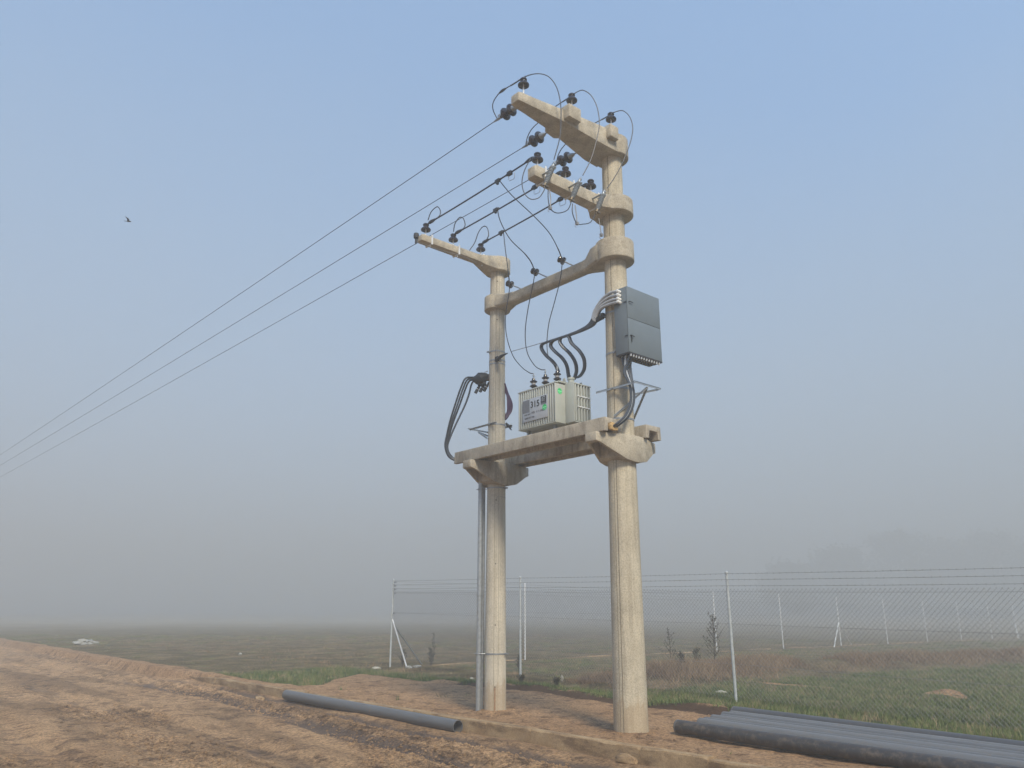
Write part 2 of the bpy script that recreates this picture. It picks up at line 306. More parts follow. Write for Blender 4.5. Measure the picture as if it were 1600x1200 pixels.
WIRES = {
  'jump1': [(0.72, 1.925, 9.522), (0.72, 2.024, 9.661), (0.6, 2.124, 9.695), (0.45, 2.141, 9.762), (0.3, 2.131, 9.779), (0.15, 2.07, 9.821), (-0.0, 2.01, 9.873), (-0.06, 1.911, 9.949), (-0.12, 1.754, 10.019), (-0.2, 1.616, 9.982), (-0.28, 1.525, 9.786), (-0.32, 1.484, 9.494), (-0.34, 1.498, 9.179), (-0.35, 1.545, 8.802), (-0.35, 1.681, 8.355)],
  'jump2': [(0.72, 1.294, 9.282), (0.66, 1.318, 9.405), (0.55, 1.314, 9.526), (0.42, 1.224, 9.675), (0.2, 1.115, 9.86), (-0.02, 1.058, 9.918), (-0.2, 1.088, 9.889), (-0.26, 1.01, 9.969), (-0.3, 0.911, 10.02), (-0.36, 0.792, 9.945), (-0.42, 0.725, 9.732), (-0.44, 0.698, 9.437), (-0.43, 0.746, 9.152), (-0.4, 0.887, 8.676), (-0.36, 1.052, 8.324)],
  'jump3': [(0.68, 0.601, 9.201), (0.62, 0.626, 9.329), (0.52, 0.611, 9.454), (0.35, 0.523, 9.612), (0.08, 0.312, 9.826), (-0.15, 0.215, 9.892), (-0.28, 0.21, 9.901), (-0.34, 0.125, 9.96), (-0.4, 0.025, 9.988), (-0.46, -0.067, 9.883), (-0.5, -0.09, 9.667), (-0.5, -0.019, 9.357), (-0.46, 0.143, 8.936), (-0.42, 0.327, 8.576), (-0.38, 0.501, 8.299)],
  'loop1': [(0.12, 1.731, 8.584), (0.06, 1.924, 8.257), (-0.03, 2.06, 7.949), (-0.12, 2.09, 7.711), (-0.2, 2.033, 7.601), (-0.26, 1.931, 7.635), (-0.3, 1.874, 7.736), (-0.3, 1.819, 7.856)],
  'loop2': [(-0.3, 1.766, 7.822), (-0.3, 1.769, 7.668), (-0.3, 1.731, 7.519), (-0.3, 1.624, 7.482), (-0.3, 1.486, 7.532), (-0.3, 1.344, 7.639), (-0.3, 1.253, 7.828)],
  'loop2b': [(-0.3, 1.739, 7.832), (-0.3, 1.715, 7.677), (-0.3, 1.731, 7.519)],
  'loop3': [(-0.3, 1.241, 7.777), (-0.3, 1.246, 7.608), (-0.3, 1.151, 7.464), (-0.3, 1.006, 7.504), (-0.3, 0.841, 7.595), (-0.3, 0.714, 7.789)],
  'loop3b': [(-0.3, 1.184, 7.776), (-0.3, 1.161, 7.605), (-0.3, 1.151, 7.464)],
  'loop4': [(-0.3, 0.641, 7.735), (-0.3, 0.616, 7.606), (-0.3, 0.593, 7.454)],
  'bus1': [(2.85, 1.737, 8.591), (1.2, 1.531, 8.751), (0.1, 1.736, 8.572)],
  'bus2': [(2.85, 1.113, 8.568), (1.85, 1.015, 8.686), (0.8, 1.018, 8.686), (0.1, 1.092, 8.651)],
  'bus3': [(2.85, 0.454, 8.6), (2.35, 0.468, 8.593), (0.6, 0.603, 8.509), (0.1, 0.517, 8.592)],
  'clampA': [(1.19, 1.539, 8.743), (0.83, 1.575, 8.711)],
  'clampB': [(1.85, 1.015, 8.686), (0.74, 1.074, 8.637)],
  'clampC': [(2.4, 0.426, 8.627), (0.55, 0.653, 8.468)],
  'tail1': [(2.98, 1.719, 8.65), (2.9, 1.708, 8.793), (2.8, 1.651, 8.879), (2.74, 1.619, 8.799), (2.7, 1.644, 8.681), (2.74, 1.672, 8.622), (2.84, 1.715, 8.594)],
  'tail2': [(2.98, 1.122, 8.616), (2.92, 1.14, 8.749), (2.84, 1.097, 8.868), (2.76, 1.065, 8.833), (2.7, 1.062, 8.688), (2.7, 1.091, 8.597), (2.82, 1.105, 8.559)],
  'tail3': [(2.98, 0.729, 8.353), (2.95, 0.629, 8.538), (2.9, 0.577, 8.757), (2.84, 0.514, 8.88), (2.76, 0.482, 8.845), (2.7, 0.481, 8.684), (2.72, 0.496, 8.591), (2.82, 0.462, 8.585)],
  'drop1': [(0.923, 1.72, 8.562), (0.85, 1.5, 8.327), (0.767, 1.1, 8.067), (0.798, 0.7, 7.893), (0.889, 0.4, 7.722), (0.929, 0.27, 7.57), (0.954, 0.25, 7.401), (1.018, 0.24, 7.183), (1.191, 0.22, 6.82), (1.316, 0.23, 6.495), (1.361, 0.24, 6.148), (1.324, 0.25, 5.878), (1.221, 0.26, 5.734), (1.073, 0.27, 5.583)],
  'drop2': [(1.712, 1.1, 8.609), (1.739, 1.0, 8.388), (1.706, 0.8, 8.087), (1.644, 0.5, 7.869), (1.642, 0.33, 7.731), (1.651, 0.26, 7.578), (1.682, 0.25, 7.401), (1.853, 0.24, 6.894), (1.925, 0.24, 6.481), (1.866, 0.25, 6.097), (1.673, 0.26, 5.808), (1.505, 0.265, 5.685), (1.356, 0.27, 5.591)],
  'drop3': [(2.307, 0.44, 8.586), (2.297, 0.4, 8.22), (2.291, 0.34, 7.84), (2.323, 0.28, 7.606), (2.346, 0.26, 7.424), (2.43, 0.25, 7.129), (2.466, 0.25, 6.819), (2.41, 0.25, 6.486), (2.243, 0.255, 6.118), (2.011, 0.26, 5.854), (1.802, 0.265, 5.696), (1.665, 0.27, 5.593)],
  'lv1': [(-0.309, 0.27, 6.565), (-0.129, 0.25, 6.595), (0.065, 0.24, 6.536), (0.222, 0.23, 6.406), (0.293, 0.22, 6.283), (0.407, 0.21, 6.205), (0.639, 0.2, 6.171), (0.913, 0.2, 6.165)],
  'lv2': [(-0.306, 0.27, 6.5), (-0.126, 0.25, 6.529), (0.067, 0.24, 6.486), (0.208, 0.23, 6.382), (0.28, 0.22, 6.262), (0.393, 0.21, 6.193), (0.64, 0.2, 6.164), (0.913, 0.2, 6.16)],
  'lv3': [(-0.303, 0.27, 6.435), (-0.123, 0.25, 6.464), (0.069, 0.24, 6.436), (0.195, 0.23, 6.358), (0.266, 0.22, 6.242), (0.379, 0.21, 6.181), (0.64, 0.2, 6.157), (0.913, 0.2, 6.155)],
  'lv4': [(-0.3, 0.27, 6.381), (-0.12, 0.25, 6.409), (0.071, 0.24, 6.397), (0.167, 0.23, 6.336), (0.239, 0.22, 6.222), (0.351, 0.21, 6.167), (0.64, 0.2, 6.153), (0.913, 0.2, 6.151)],
  'lvA': [(0.913, 0.2, 6.165), (1.194, 0.2, 6.171), (1.435, 0.2, 6.177), (1.55, 0.2, 6.159), (1.573, 0.18, 6.086), (1.502, 0.14, 5.958), (1.421, 0.08, 5.856), (1.409, -0.0, 5.776), (1.408, -0.06, 5.67)],
  'lvB': [(0.913, 0.2, 6.16), (1.131, 0.2, 6.166), (1.29, 0.2, 6.15), (1.334, 0.19, 6.081), (1.271, 0.16, 5.978), (1.166, 0.08, 5.84), (1.141, -0.0, 5.712), (1.159, -0.06, 5.52)],
  'lvC': [(0.913, 0.2, 6.154), (1.052, 0.2, 6.168), (1.101, 0.2, 6.111), (1.061, 0.18, 6.012), (0.959, 0.1, 5.865), (0.911, 0.03, 5.719), (0.943, -0.03, 5.579), (1.038, -0.06, 5.458)],
  'lvD': [(0.882, 0.2, 6.157), (0.868, 0.2, 6.107), (0.83, 0.18, 5.998), (0.732, 0.1, 5.854), (0.71, 0.02, 5.718), (0.763, -0.03, 5.571), (0.9, -0.06, 5.484), (1.041, -0.08, 5.497)],
  'messenger': [(2.318, 0.22, 6.231), (1.55, 0.2, 6.195), (0.64, 0.2, 6.159), (0.258, 0.2, 6.21), (0.114, 0.2, 6.236)],
  'feed0': [(-0.3, 0.28, 5.435), (-0.34, 0.227, 5.206), (-0.4, 0.189, 5.014), (-0.42, 0.187, 4.826), (-0.42, 0.229, 4.647), (-0.4, 0.334, 4.473), (-0.37, 0.437, 4.373), (-0.27, 0.513, 4.32)],
  'feed1': [(-0.3, 0.224, 5.457), (-0.34, 0.199, 5.217), (-0.4, 0.175, 5.017), (-0.42, 0.173, 4.829), (-0.42, 0.215, 4.649), (-0.4, 0.32, 4.476), (-0.37, 0.425, 4.375), (-0.27, 0.506, 4.321)],
  'feed2': [(-0.3, 0.168, 5.48), (-0.34, 0.171, 5.228), (-0.4, 0.161, 5.02), (-0.42, 0.16, 4.831), (-0.42, 0.202, 4.652), (-0.4, 0.305, 4.478), (-0.37, 0.413, 4.377), (-0.27, 0.499, 4.322)],
  'feed3': [(-0.3, 0.112, 5.503), (-0.34, 0.144, 5.239), (-0.4, 0.148, 5.022), (-0.42, 0.146, 4.834), (-0.42, 0.188, 4.654), (-0.4, 0.29, 4.48), (-0.37, 0.402, 4.379), (-0.27, 0.492, 4.323)],
  'feed4': [(-0.3, 0.056, 5.526), (-0.34, 0.115, 5.25), (-0.4, 0.134, 5.025), (-0.42, 0.132, 4.836), (-0.42, 0.174, 4.656), (-0.4, 0.275, 4.483), (-0.37, 0.39, 4.381), (-0.27, 0.485, 4.325)],
  'feed5': [(-0.3, -0.001, 5.549), (-0.34, 0.087, 5.261), (-0.4, 0.12, 5.028), (-0.42, 0.119, 4.839), (-0.42, 0.161, 4.659), (-0.4, 0.26, 4.485), (-0.37, 0.378, 4.383), (-0.27, 0.477, 4.326)],
  'feed6': [(-0.3, -0.059, 5.572), (-0.34, 0.059, 5.272), (-0.4, 0.106, 5.03), (-0.42, 0.105, 4.841), (-0.42, 0.147, 4.661), (-0.4, 0.245, 4.488), (-0.37, 0.366, 4.384), (-0.27, 0.47, 4.327)],
  'hv0': [(3.2, 0.23, 5.951), (3.27, 0.341, 5.924), (3.34, 0.482, 5.882), (3.42, 0.538, 5.686), (3.5, 0.585, 5.418), (3.58, 0.644, 5.087), (3.64, 0.671, 4.81), (3.66, 0.691, 4.603), (3.64, 0.634, 4.42), (3.58, 0.528, 4.337), (3.45, 0.462, 4.309)],
  'hv1': [(3.2, 0.23, 5.951), (3.27, 0.334, 5.905), (3.34, 0.457, 5.868), (3.42, 0.514, 5.675), (3.5, 0.556, 5.423), (3.58, 0.62, 5.091), (3.64, 0.654, 4.813), (3.66, 0.676, 4.605), (3.64, 0.625, 4.433), (3.58, 0.529, 4.351), (3.45, 0.463, 4.318)],
  'hv2': [(3.2, 0.23, 5.951), (3.27, 0.326, 5.887), (3.34, 0.432, 5.853), (3.42, 0.489, 5.665), (3.5, 0.527, 5.428), (3.58, 0.596, 5.095), (3.64, 0.637, 4.815), (3.66, 0.662, 4.607), (3.64, 0.615, 4.446), (3.58, 0.529, 4.364), (3.45, 0.463, 4.328)],
  'hv3': [(3.2, 0.23, 5.951), (3.27, 0.318, 5.868), (3.34, 0.407, 5.839), (3.42, 0.464, 5.654), (3.5, 0.498, 5.433), (3.58, 0.572, 5.099), (3.64, 0.621, 4.818), (3.66, 0.648, 4.609), (3.64, 0.606, 4.459), (3.58, 0.529, 4.378), (3.45, 0.463, 4.338)],
  'coil': [(2.86, -0.107, 5.712), (2.86, -0.172, 5.547), (2.86, -0.22, 5.405), (2.86, -0.204, 5.252), (2.86, -0.125, 5.103)],
  'tipdev': [(3.1, 1.828, 8.383), (3.1, 1.821, 8.227)],
  'armwire': [(2.9, 1.883, 8.092), (2.9, 1.596, 8.083), (2.9, 1.303, 8.099), (2.9, 1.003, 8.128), (2.9, 0.614, 8.103)],
  'bird': [(0.0, 7.355, 5.431)],
}
# ------------------------------------------------------------------ ground sheet, road, kerb
def fbm(x, y, s, o=4, z=0.):
    v = 0; a = 1; t = 0
    for k in range(o):
        v += a*noise.noise((x*s, y*s, z+k*7.3)); t += a; a *= .5; s *= 2.03
    return v/t
VB = [(-14, -2.25), (-6, -2.25), (-2, -2.35), (1, -2.75), (2.6, -2.65), (5, -3.05), (6.8, -2.7), (8.4, -2.5), (10.2, -2.6), (11.4, -2.45), (11.9, -1.9), (12.0, -1.2)]
def interp(tab, x):
    if x <= tab[0][0]: return tab[0][1]
    for (a, p), (b, q) in zip(tab, tab[1:]):
        if x <= b: return p+(q-p)*(x-a)/(b-a)
    return tab[-1][1]
def sstep(a, b, x):
    t = min(1, max(0, (x-a)/(b-a))); return t*t*(3-2*t)
def bare_amt(x, y):
    """1 on the bare soil pad round the poles, 0 on the field."""
    w = .25*fbm(x, y, .8, 3)
    tb = interp(VB, x)+w
    f = sstep(tb-.25, tb+.2, y)
    # green wedge reaches the kerb beyond x = 9.5
    e = 9.6+1.0*max(0, -y-.2)+w*1.5
    f *= 1-sstep(e-.5, e+.5, x)*(1 if x < 40 else 1)
    # past the end of the kerb the soil of the road spills over
    sp = .35+.5*fbm(x, 3, .25, 3)
    if x > 17: f = max(f, sstep(sp-.5, sp+.4, y))
    f = max(f, sstep(.22, .55, y+.3*fbm(x, 7, .9, 3)))
    # a bare heap in the field, a worn patch
    d = math.hypot((x+1.0)/.60, (y+8.55)/.5)+.9*fbm(x, y, 2.6, 3); f = max(f, .78*(1-sstep(.3, 1.15, d)))
    d = math.hypot((x-2.5)/1.6, (y+8.6)/.35); f = max(f, .55*(1-sstep(.5, 1.1, d)))
    return f
RID = [(-80, -4.0), (-35, 2.6), (-24, 2.9), (-13, 5.2), (-8, 5.2), (-5.5, 5.6)]
def ground_z(x, y):
    z = -.06-.0095*min(53, max(0, -y-10))
    b = bare_amt(x, y)
    z += .05*fbm(x, y, .35, 3)+.022*fbm(x, y, 2.1, 3)
    tb = interp(VB, x)
    if x < 11 and y > -9:         # lip of turf along the edge of the scraped pad
        e = y-tb+.10*fbm(x, 5, 1.2, 3)
        z += (.17*sstep(.10, -.06, e)*sstep(-1.3, -.1, e))*(1-sstep(7.5, 9.5, x))*(.75+.5*fbm(x, 2, .7, 2))
    z += b*(.055+.02*fbm(x, y, 4.1, 3))
    if y < -4.8:                  # low bank under the dead grass
        rx = interp(RID, y); z += .26*math.exp(-((x-rx)/.9)**2)*sstep(-4.8, -7.5, y)
    for hx, hy, hr, hz in ((-1.0, -8.6, .40, .13), (36.6, -1.4, 1.1, .05)):
        z += hz*math.exp(-(((x-hx)/hr)**2+((y-hy)/hr)**2))
    for px, py in ((0, 0), (3, 0)): # earth heaped round the poles
        z += .07*math.exp(-(((x-px)/.42)**2+((y-py)/.42)**2))
    z += .012*math.exp(-((y-.55)/.25)**2)*(1-sstep(16, 19, x))*(.6+fbm(x, y, 1.3, 2))
    return z
def axis(segs):
    out = []
    for a, b, s in segs:
        n = max(1, int(round((b-a)/s))); out += [a+(b-a)*i/n for i in range(n)]
    return out+[segs[-1][1]]
def grid_obj(name, xs, ys, zf, mat, attrs):
    nx, ny = len(xs), len(ys)
    V = np.empty((nx*ny, 3), np.float32)
    A = {k: np.zeros(nx*ny, np.float32) for k in attrs}
    i = 0
    for y in ys:
        for x in xs:
            V[i] = (x, y, zf(x, y))
            for k, fn in attrs.items(): A[k][i] = fn(x, y)
            i += 1
    I = np.arange(nx*ny).reshape(ny, nx)
    Q = np.stack([I[:-1, :-1], I[:-1, 1:], I[1:, 1:], I[1:, :-1]], -1).reshape(-1, 4)
    me = bpy.data.meshes.new(name)
    me.vertices.add(len(V)); me.vertices.foreach_set('co', V.ravel())
    me.loops.add(Q.size); me.loops.foreach_set('vertex_index', Q.ravel().astype(np.int32))
    me.polygons.add(len(Q)); me.polygons.foreach_set('loop_start', np.arange(0, Q.size, 4, dtype=np.int32))
    for k, a in A.items():
        at = me.attributes.new(k, 'FLOAT', 'POINT'); at.data.foreach_set('value', a)
    me.update(calc_edges=True); me.shade_smooth(); me.materials.append(MATS[mat])
    ob = bpy.data.objects.new(name, me); COL.objects.link(ob); ob['kind'] = 'structure'
    return ob
def cut_shade_amt(x, y):
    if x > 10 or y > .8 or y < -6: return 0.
    if y > -1.2: return .62*math.exp(-(((x-.25)/.33)**2+((y-.18)/.28)**2))+.5*math.exp(-(((x-3.1)/.3)**2+((y-.1)/.3)**2))  # darker soil plus contact shade painted in at the pole feet
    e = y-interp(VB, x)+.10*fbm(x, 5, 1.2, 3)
    return .95*math.exp(-((e-.05)/.13)**2)*(1-sstep(6.8, 8.6, x))  # shaded face of the turf lip painted dark over moist soil
def far_haze_amt(x, y):     # haze painted into the ground colour: paler with distance, near the fog tone
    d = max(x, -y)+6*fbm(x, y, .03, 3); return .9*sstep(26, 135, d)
def green_amt(x, y):
    g = .16
    # lush strip by the kerb and behind the pad
    if 5 < x < 17: g = max(g, .85*sstep(-4.6, -3.2, y)*(1-sstep(13.5, 16.5, x)))
    tb = interp(VB, x)
    if x < 10: g = max(g, .9*math.exp(-((y-tb+.5)/.5)**2))
    # the mown side of the near fence, right of the poles
    if y < -2.6: g = max(g, .80*(1-sstep(3.0, 5.2, x-.12*min(0, y+6)))*sstep(-40, -16, y))
    # far side of the dead grass bank
    if y < -6: g = max(g, .42*sstep(5.5, 7.5, x)*(1-sstep(12.5, 13.6, x))+.38*sstep(13.8, 17, x)*(1-sstep(25, 45, x))*sstep(-9, -14, y))
    g = max(g, .38*sstep(26, 40, x))
    return g
XS = axis([(-420, -120, 60), (-120, -40, 16), (-40, -12, 3), (-12, -6, .3), (-6, 14, .1), (14, 24, .25), (24, 60, .8), (60, 140, 4), (140, 420, 40)])
YS = axis([(-420, -140, 40), (-140, -60, 8), (-60, -30, 1.0), (-30, -14, .3), (-14, .95, .1)])
ROAD_L = 15.
def gz_final(x, y):
    if y > .9: return ground_z(x, .8)-.25*(1-sstep(13, 17.5, x))
    return ground_z(x, y)
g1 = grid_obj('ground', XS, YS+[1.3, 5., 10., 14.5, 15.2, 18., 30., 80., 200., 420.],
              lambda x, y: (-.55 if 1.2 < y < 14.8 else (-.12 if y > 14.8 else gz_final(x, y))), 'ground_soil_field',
              {'bare': bare_amt, 'green': green_amt, 'cut': cut_shade_amt, 'far_haze': far_haze_amt})

RUTS = [(4.0, 1.45, .22, .055, .95), (2.5, 2.35, .26, .07, .95), (4.4, 4.3, .30, .05, .45), (6.1, 6.2, .3, .05, .50), (7.6, 7.4, .3, .04, .35)]
def rut_c(x, c): return c+.22*math.sin(x*.21+c)+.25*fbm(x, c*3, .16, 2)
def road_z(x, y):
    z = -.155-.0035*max(0, x-2)+.03*fbm(x, y, .45, 3)+.02*fbm(x*.5, y, 2.3, 4)
    for _, c, w, dp, _w in RUTS:
        d = (y-rut_c(x, c))/w
        z += 1.45*dp*(-math.exp(-d*d*d*d)+.55*math.exp(-((abs(d)-1.9)/.7)**2))*(.6+.5*fbm(x, c, .5, 2))
    ca = clod_amt(x, y); n1 = fbm(x*.55, y, 4.2, 3, 5.)
    z += (.004+.034*ca)*(abs(n1)*1.6-.25)+(.003+.028*ca)*fbm(x*.8, y, 10., 2)
    z += .05*sstep(16, 24, x)*sstep(2.0, .4, y)
    if y > 9: z += .02
    return z
def wet_amt(x, y):
    w = .10
    for _, c, wd, dp, am in RUTS:
        d = (y-rut_c(x, c))/(wd*1.35)
        a = am*(.55+.75*fbm(x, c, .22, 3)+.25)
        if c < 3 and x > 14: a *= 1-sstep(14, 19, x)
        w = max(w, a*math.exp(-d*d))
    return w*(1-.6*sstep(25, 45, x))
def clod_amt(x, y):
    a = math.exp(-((y-1.95-.1*fbm(x, 1, .3, 2))/.42)**2)*(1-sstep(13, 17, x))
    a = max(a, .8*math.exp(-((y-5.0)/.55)**2)*sstep(8, 5, x) if x < 8 else a)
    return max(a, .9*sstep(.05, .3, fbm(x*.4, y, .5, 3)))
RX = axis([(-420, -60, 60), (-60, -12, 8), (-12, -8, .6), (-8, -3.2, .12), (-3.2, 12.5, .045), (12.5, 16, .09), (16, 30, .25), (30, 70, 1.0), (70, 140, 6), (140, 420, 40)])
RY = axis([(.86, 7.2, .045), (7.2, 8.0, .08), (8.0, 15.2, .6)])
grid_obj('road', RX, RY, lambda x, y: road_z(x, y) if y < 15 else -.2, 'road_soil', {'wet': wet_amt, 'clods': clod_amt})

# kerb: 1 m concrete blocks, joints a few mm open, heads buried past x = 19
mb = MB(); x = -11.
while x < 17.8:
    L = random.choice((1.0, 1.0, 2.0)); r = random.uniform; rings = []
    jy, jz, tl = r(-.012, .012), r(-.012, .012), r(-.01, .01); n = int(L/.05)
    for i in range(n+1):
        u = x+.002+(L-.004)*i/n; sh = .12*sstep(8, 19, u)
        zt = .050-.0052*max(0, u)-.24*sstep(12.5, 18, u)+jz+tl*(i/n-.5)*2
        e1 = .020*fbm(u, 1, 3.1, 4)+.010*fbm(u, 4, 17, 3); e2 = .018*fbm(u, 9, 3.5, 4)+.012*fbm(u, 2, 19, 3); c = .012+.02*max(0, fbm(u, 6, 2.2, 3))+(.02 if i in (0, n) else 0)
        y0, y1 = .86-sh+jy, 1.02-sh+jy
        rings.append([(u, y0, -.5), (u, y1+.012+e2, -.5), (u, y1+e2*.6+.004, -.09), (u, y1-.002+e1, zt-c-abs(e1)), (u, y1-c-abs(e2)*.8, zt+e1*.4), (u, y0+.03, zt+.006*fbm(u, 3, 6, 2)), (u, y0, zt-.02)])
    mb.loft(rings); x += L
k = link_mesh('kerb', mb, 'kerb_concrete'); k['kind'] = 'structure'

# ------------------------------------------------------------------ vegetation that nobody could count
def blades_obj(name, pts, hts, wid, lean, tones, mat, per=5, spread=.05):
    """tufts of thin triangular blades as one mesh"""
    n = len(pts)*per
    P = np.repeat(np.asarray(pts, np.float32), per, 0); H = np.repeat(np.asarray(hts, np.float32), per)
    T = np.clip(np.repeat(np.asarray(tones, np.float32), per)+rng.normal(0, .13, n), 0, 1)
    P[:, :2] += rng.normal(0, spread, (n, 2)).astype(np.float32)
    a = rng.uniform(0, 2*pi, n); b = rng.uniform(0, 2*pi, n)
    h = H*rng.uniform(.55, 1.15, n); ln = h*rng.uniform(.15, lean, n); w = wid*rng.uniform(.6, 1.3, n)
    ux, uy = np.cos(a)*w, np.sin(a)*w
    V = np.empty((n, 3, 3), np.float32)
    V[:, 0, 0] = P[:, 0]-ux; V[:, 0, 1] = P[:, 1]-uy; V[:, 0, 2] = P[:, 2]-.02
    V[:, 1, 0] = P[:, 0]+ux; V[:, 1, 1] = P[:, 1]+uy; V[:, 1, 2] = P[:, 2]-.02
    V[:, 2, 0] = P[:, 0]+np.cos(b)*ln; V[:, 2, 1] = P[:, 1]+np.sin(b)*ln; V[:, 2, 2] = P[:, 2]+h
    me = bpy.data.meshes.new(name)
    me.vertices.add(n*3); me.vertices.foreach_set('co', V.ravel())
    me.loops.add(n*3); me.loops.foreach_set('vertex_index', np.arange(n*3, dtype=np.int32))
    me.polygons.add(n); me.polygons.foreach_set('loop_start', np.arange(0, n*3, 3, dtype=np.int32))
    at = me.attributes.new('tone', 'FLOAT', 'POINT'); at.data.foreach_set('value', np.repeat(T, 3).astype(np.float32))
    me.update(calc_edges=True); me.materials.append(MATS[mat])
    ob = bpy.data.objects.new(name, me); COL.objects.link(ob); return ob
CAMX, CAMY = -7.78, 9.02
def in_view(x, y, m=.03):
    dx, dy = x-CAMX, y-CAMY
    f = dx*.7537-dy*.6572; r = -dx*.6572-dy*.7537
    return f > 4 and abs(r/f) < .645+m
pts, hts, ton = [], [], []
tries = 0
while len(pts) < 80000 and tries < 1500000:
    tries += 1
    d = 9+46*random.random()**1.25; w = random.uniform(-.70, .70)
    x = CAMX+.7537*d-.6572*w*d; y = CAMY-.6572*d-.7537*w*d
    if y > .8 and x < 19 or y > .1 and x >= 19 or x > 60: continue
    g = green_amt(x, y)+.9*fbm(x, y, .9, 3); bb = bare_amt(x, y)+.5*fbm(x, y, 1.9, 2)
    if bb > .42 and random.random() > .004: continue
    if random.random() > max(.09, min(1, (g-.18)*1.9)): continue
    pts.append((x, y, ground_z(x, y)))
    lush = sstep(.35, .9, g)
    cl = fbm(x, y, 1.7, 3, 3.)
    c2 = fbm(x, y, 4.6, 2, 8.)
    hts.append((.022+.055*lush)*random.uniform(.5, 1.5)*max(.25, 1+1.1*cl+1.1*c2))
    ton.append(random.gauss(.36, .14)+(.32*(1-lush))+.9*c2+.5*cl)
o = blades_obj('grass', pts, hts, .008, 1.1, ton, 'grass_blades', per=6, spread=.06); o['kind'] = 'stuff'
o['label'] = 'short green and straw coloured grass growing over the field'; o['category'] = 'grass'
pts, hts, ton = [], [], []
for _ in range(15000):
    y = -5.3-32*random.random()**1.3; rx = interp(RID, y)
    x = rx+random.gauss(0, .44)+.3*fbm(1, y, .4, 2)
    n = fbm(x, y, .5, 3)
    if n < -.22: continue
    pts.append((x, y, ground_z(x, y))); hts.append(random.uniform(.10, .27)*(1+1.0*n)); ton.append(random.gauss(.5+.5*n, .16))
for _ in range(9000):       # straw scattered through the field
    y = -3.2-30*random.random()**1.3; x = random.uniform(-6, 42)
    if not in_view(x, y) or bare_amt(x, y) > .3 or fbm(x, y, .6, 2) < .05: continue
    pts.append((x, y, ground_z(x, y))); hts.append(random.uniform(.05, .14)); ton.append(random.gauss(.6, .15))
o = blades_obj('dry_grass', pts, hts, .007, 1.2, ton, 'dry_blades', per=6, spread=.09); o['kind'] = 'stuff'
o['label'] = 'belt of dead brown grass on the low bank inside the fence'; o['category'] = 'dry grass'
# small clods lying on the road and the pad
mb = MB()
def clod(mb, c, r):
    k = random.random()*6
    vs = [(c[0]+r*a*random.uniform(.7, 1.3), c[1]+r*b_*random.uniform(.7, 1.3), c[2]+r*.7*d*random.uniform(.7, 1.2)) for a, b_, d in
          ((1, 0, 0), (-1, 0, 0), (0, 1, 0), (0, -1, 0), (0, 0, 1), (0, 0, -.6))]
    mb.add(vs, [(0, 2, 4), (2, 1, 4), (1, 3, 4), (3, 0, 4), (2, 0, 5), (1, 2, 5), (3, 1, 5), (0, 3, 5)])
cnt = 0
while cnt < 9000:
    x = -3+16*random.random(); y = random.uniform(1.2, 7.5)
    if random.random() > clod_amt(x, y)**1.5+.02: continue
    r = .007+.026*random.random()**3.0; clod(mb, (x, y, road_z(x, y)+r*.15), r); cnt += 1
for _ in range(5200):
    x = random.uniform(-3.5, 9); y = random.uniform(-2.6, .85)
    near = 1.2*math.exp(-((x/.55)**2+((y-.1)/.5)**2))+.9*math.exp(-(((x-3)/.45)**2+((y-.05)/.4)**2))+.5*math.exp(-((y-.62)/.16)**2)+.3*math.exp(-(((x+1.4)/1.2)**2+((y-.4)/.35)**2))
    if random.random() > .07+near*.6: continue
    r = .006+.02*random.random()**3; clod(mb, (x, y, ground_z(x, y)+r*.15), r)
o = link_mesh('clods', mb, 'road_soil', smooth=False); o['kind'] = 'stuff'
o['label'] = 'crumbs and clods of earth strewn over the road and verge'; o['category'] = 'clods'
# ------------------------------------------------------------------ the two concrete poles
def axN(z): return (-.0040*z, -.0046*z)          # the near pole stands a touch off plumb
def axF(z): return (3.0, 0.)
def shaft(mb, ax, prof, n=40):
    rings = []
    for z, r in prof:
        cx, cy = ax(z); rings.append([(cx+r*cos(2*pi*i/n), cy+r*sin(2*pi*i/n), z) for i in range(n)])
    return mb.loft(rings)
RN = [(-.3, .250), (0, .247), (4, .216), (7, .183), (9.25, .172)]
RF = [(-.3, .192), (0, .189), (4, .166), (8.15, .140)]
def rad(tab, z): return interp(tab, z)
def ring_mb(c, r, z0, z1, n=44, ri=.1): return MB().lathe([(ri, z0), (r-.012, z0), (r, z0+.012), (r, z1-.012), (r-.012, z1), (ri, z1)], (c[0], c[1], 0), n=n)
def merge(*ms):
    o = MB()
    for m_ in ms: o.add(m_.v, m_.f)
    return o
def strip(ax, tab, ang, z0, z1, w=.007, out=.0035, k=14, wob=.0):
    """a narrow mould seam standing proud of a shaft"""
    mb = MB(); rings = []
    for i in range(k+1):
        z = z0+(z1-z0)*i/k; cx, cy = ax(z); r = rad(tab, z); a = ang+wob*sin(i*1.7)
        u = Vector((cos(a), sin(a), 0)); t = Vector((-sin(a), cos(a), 0)); c = Vector((cx, cy, z))
        rings.append([c+u*(r-.01)-t*w, c+u*(r+out)-t*w*.6, c+u*(r+out)+t*w*.6, c+u*(r-.01)+t*w])
    return mb.loft(rings)
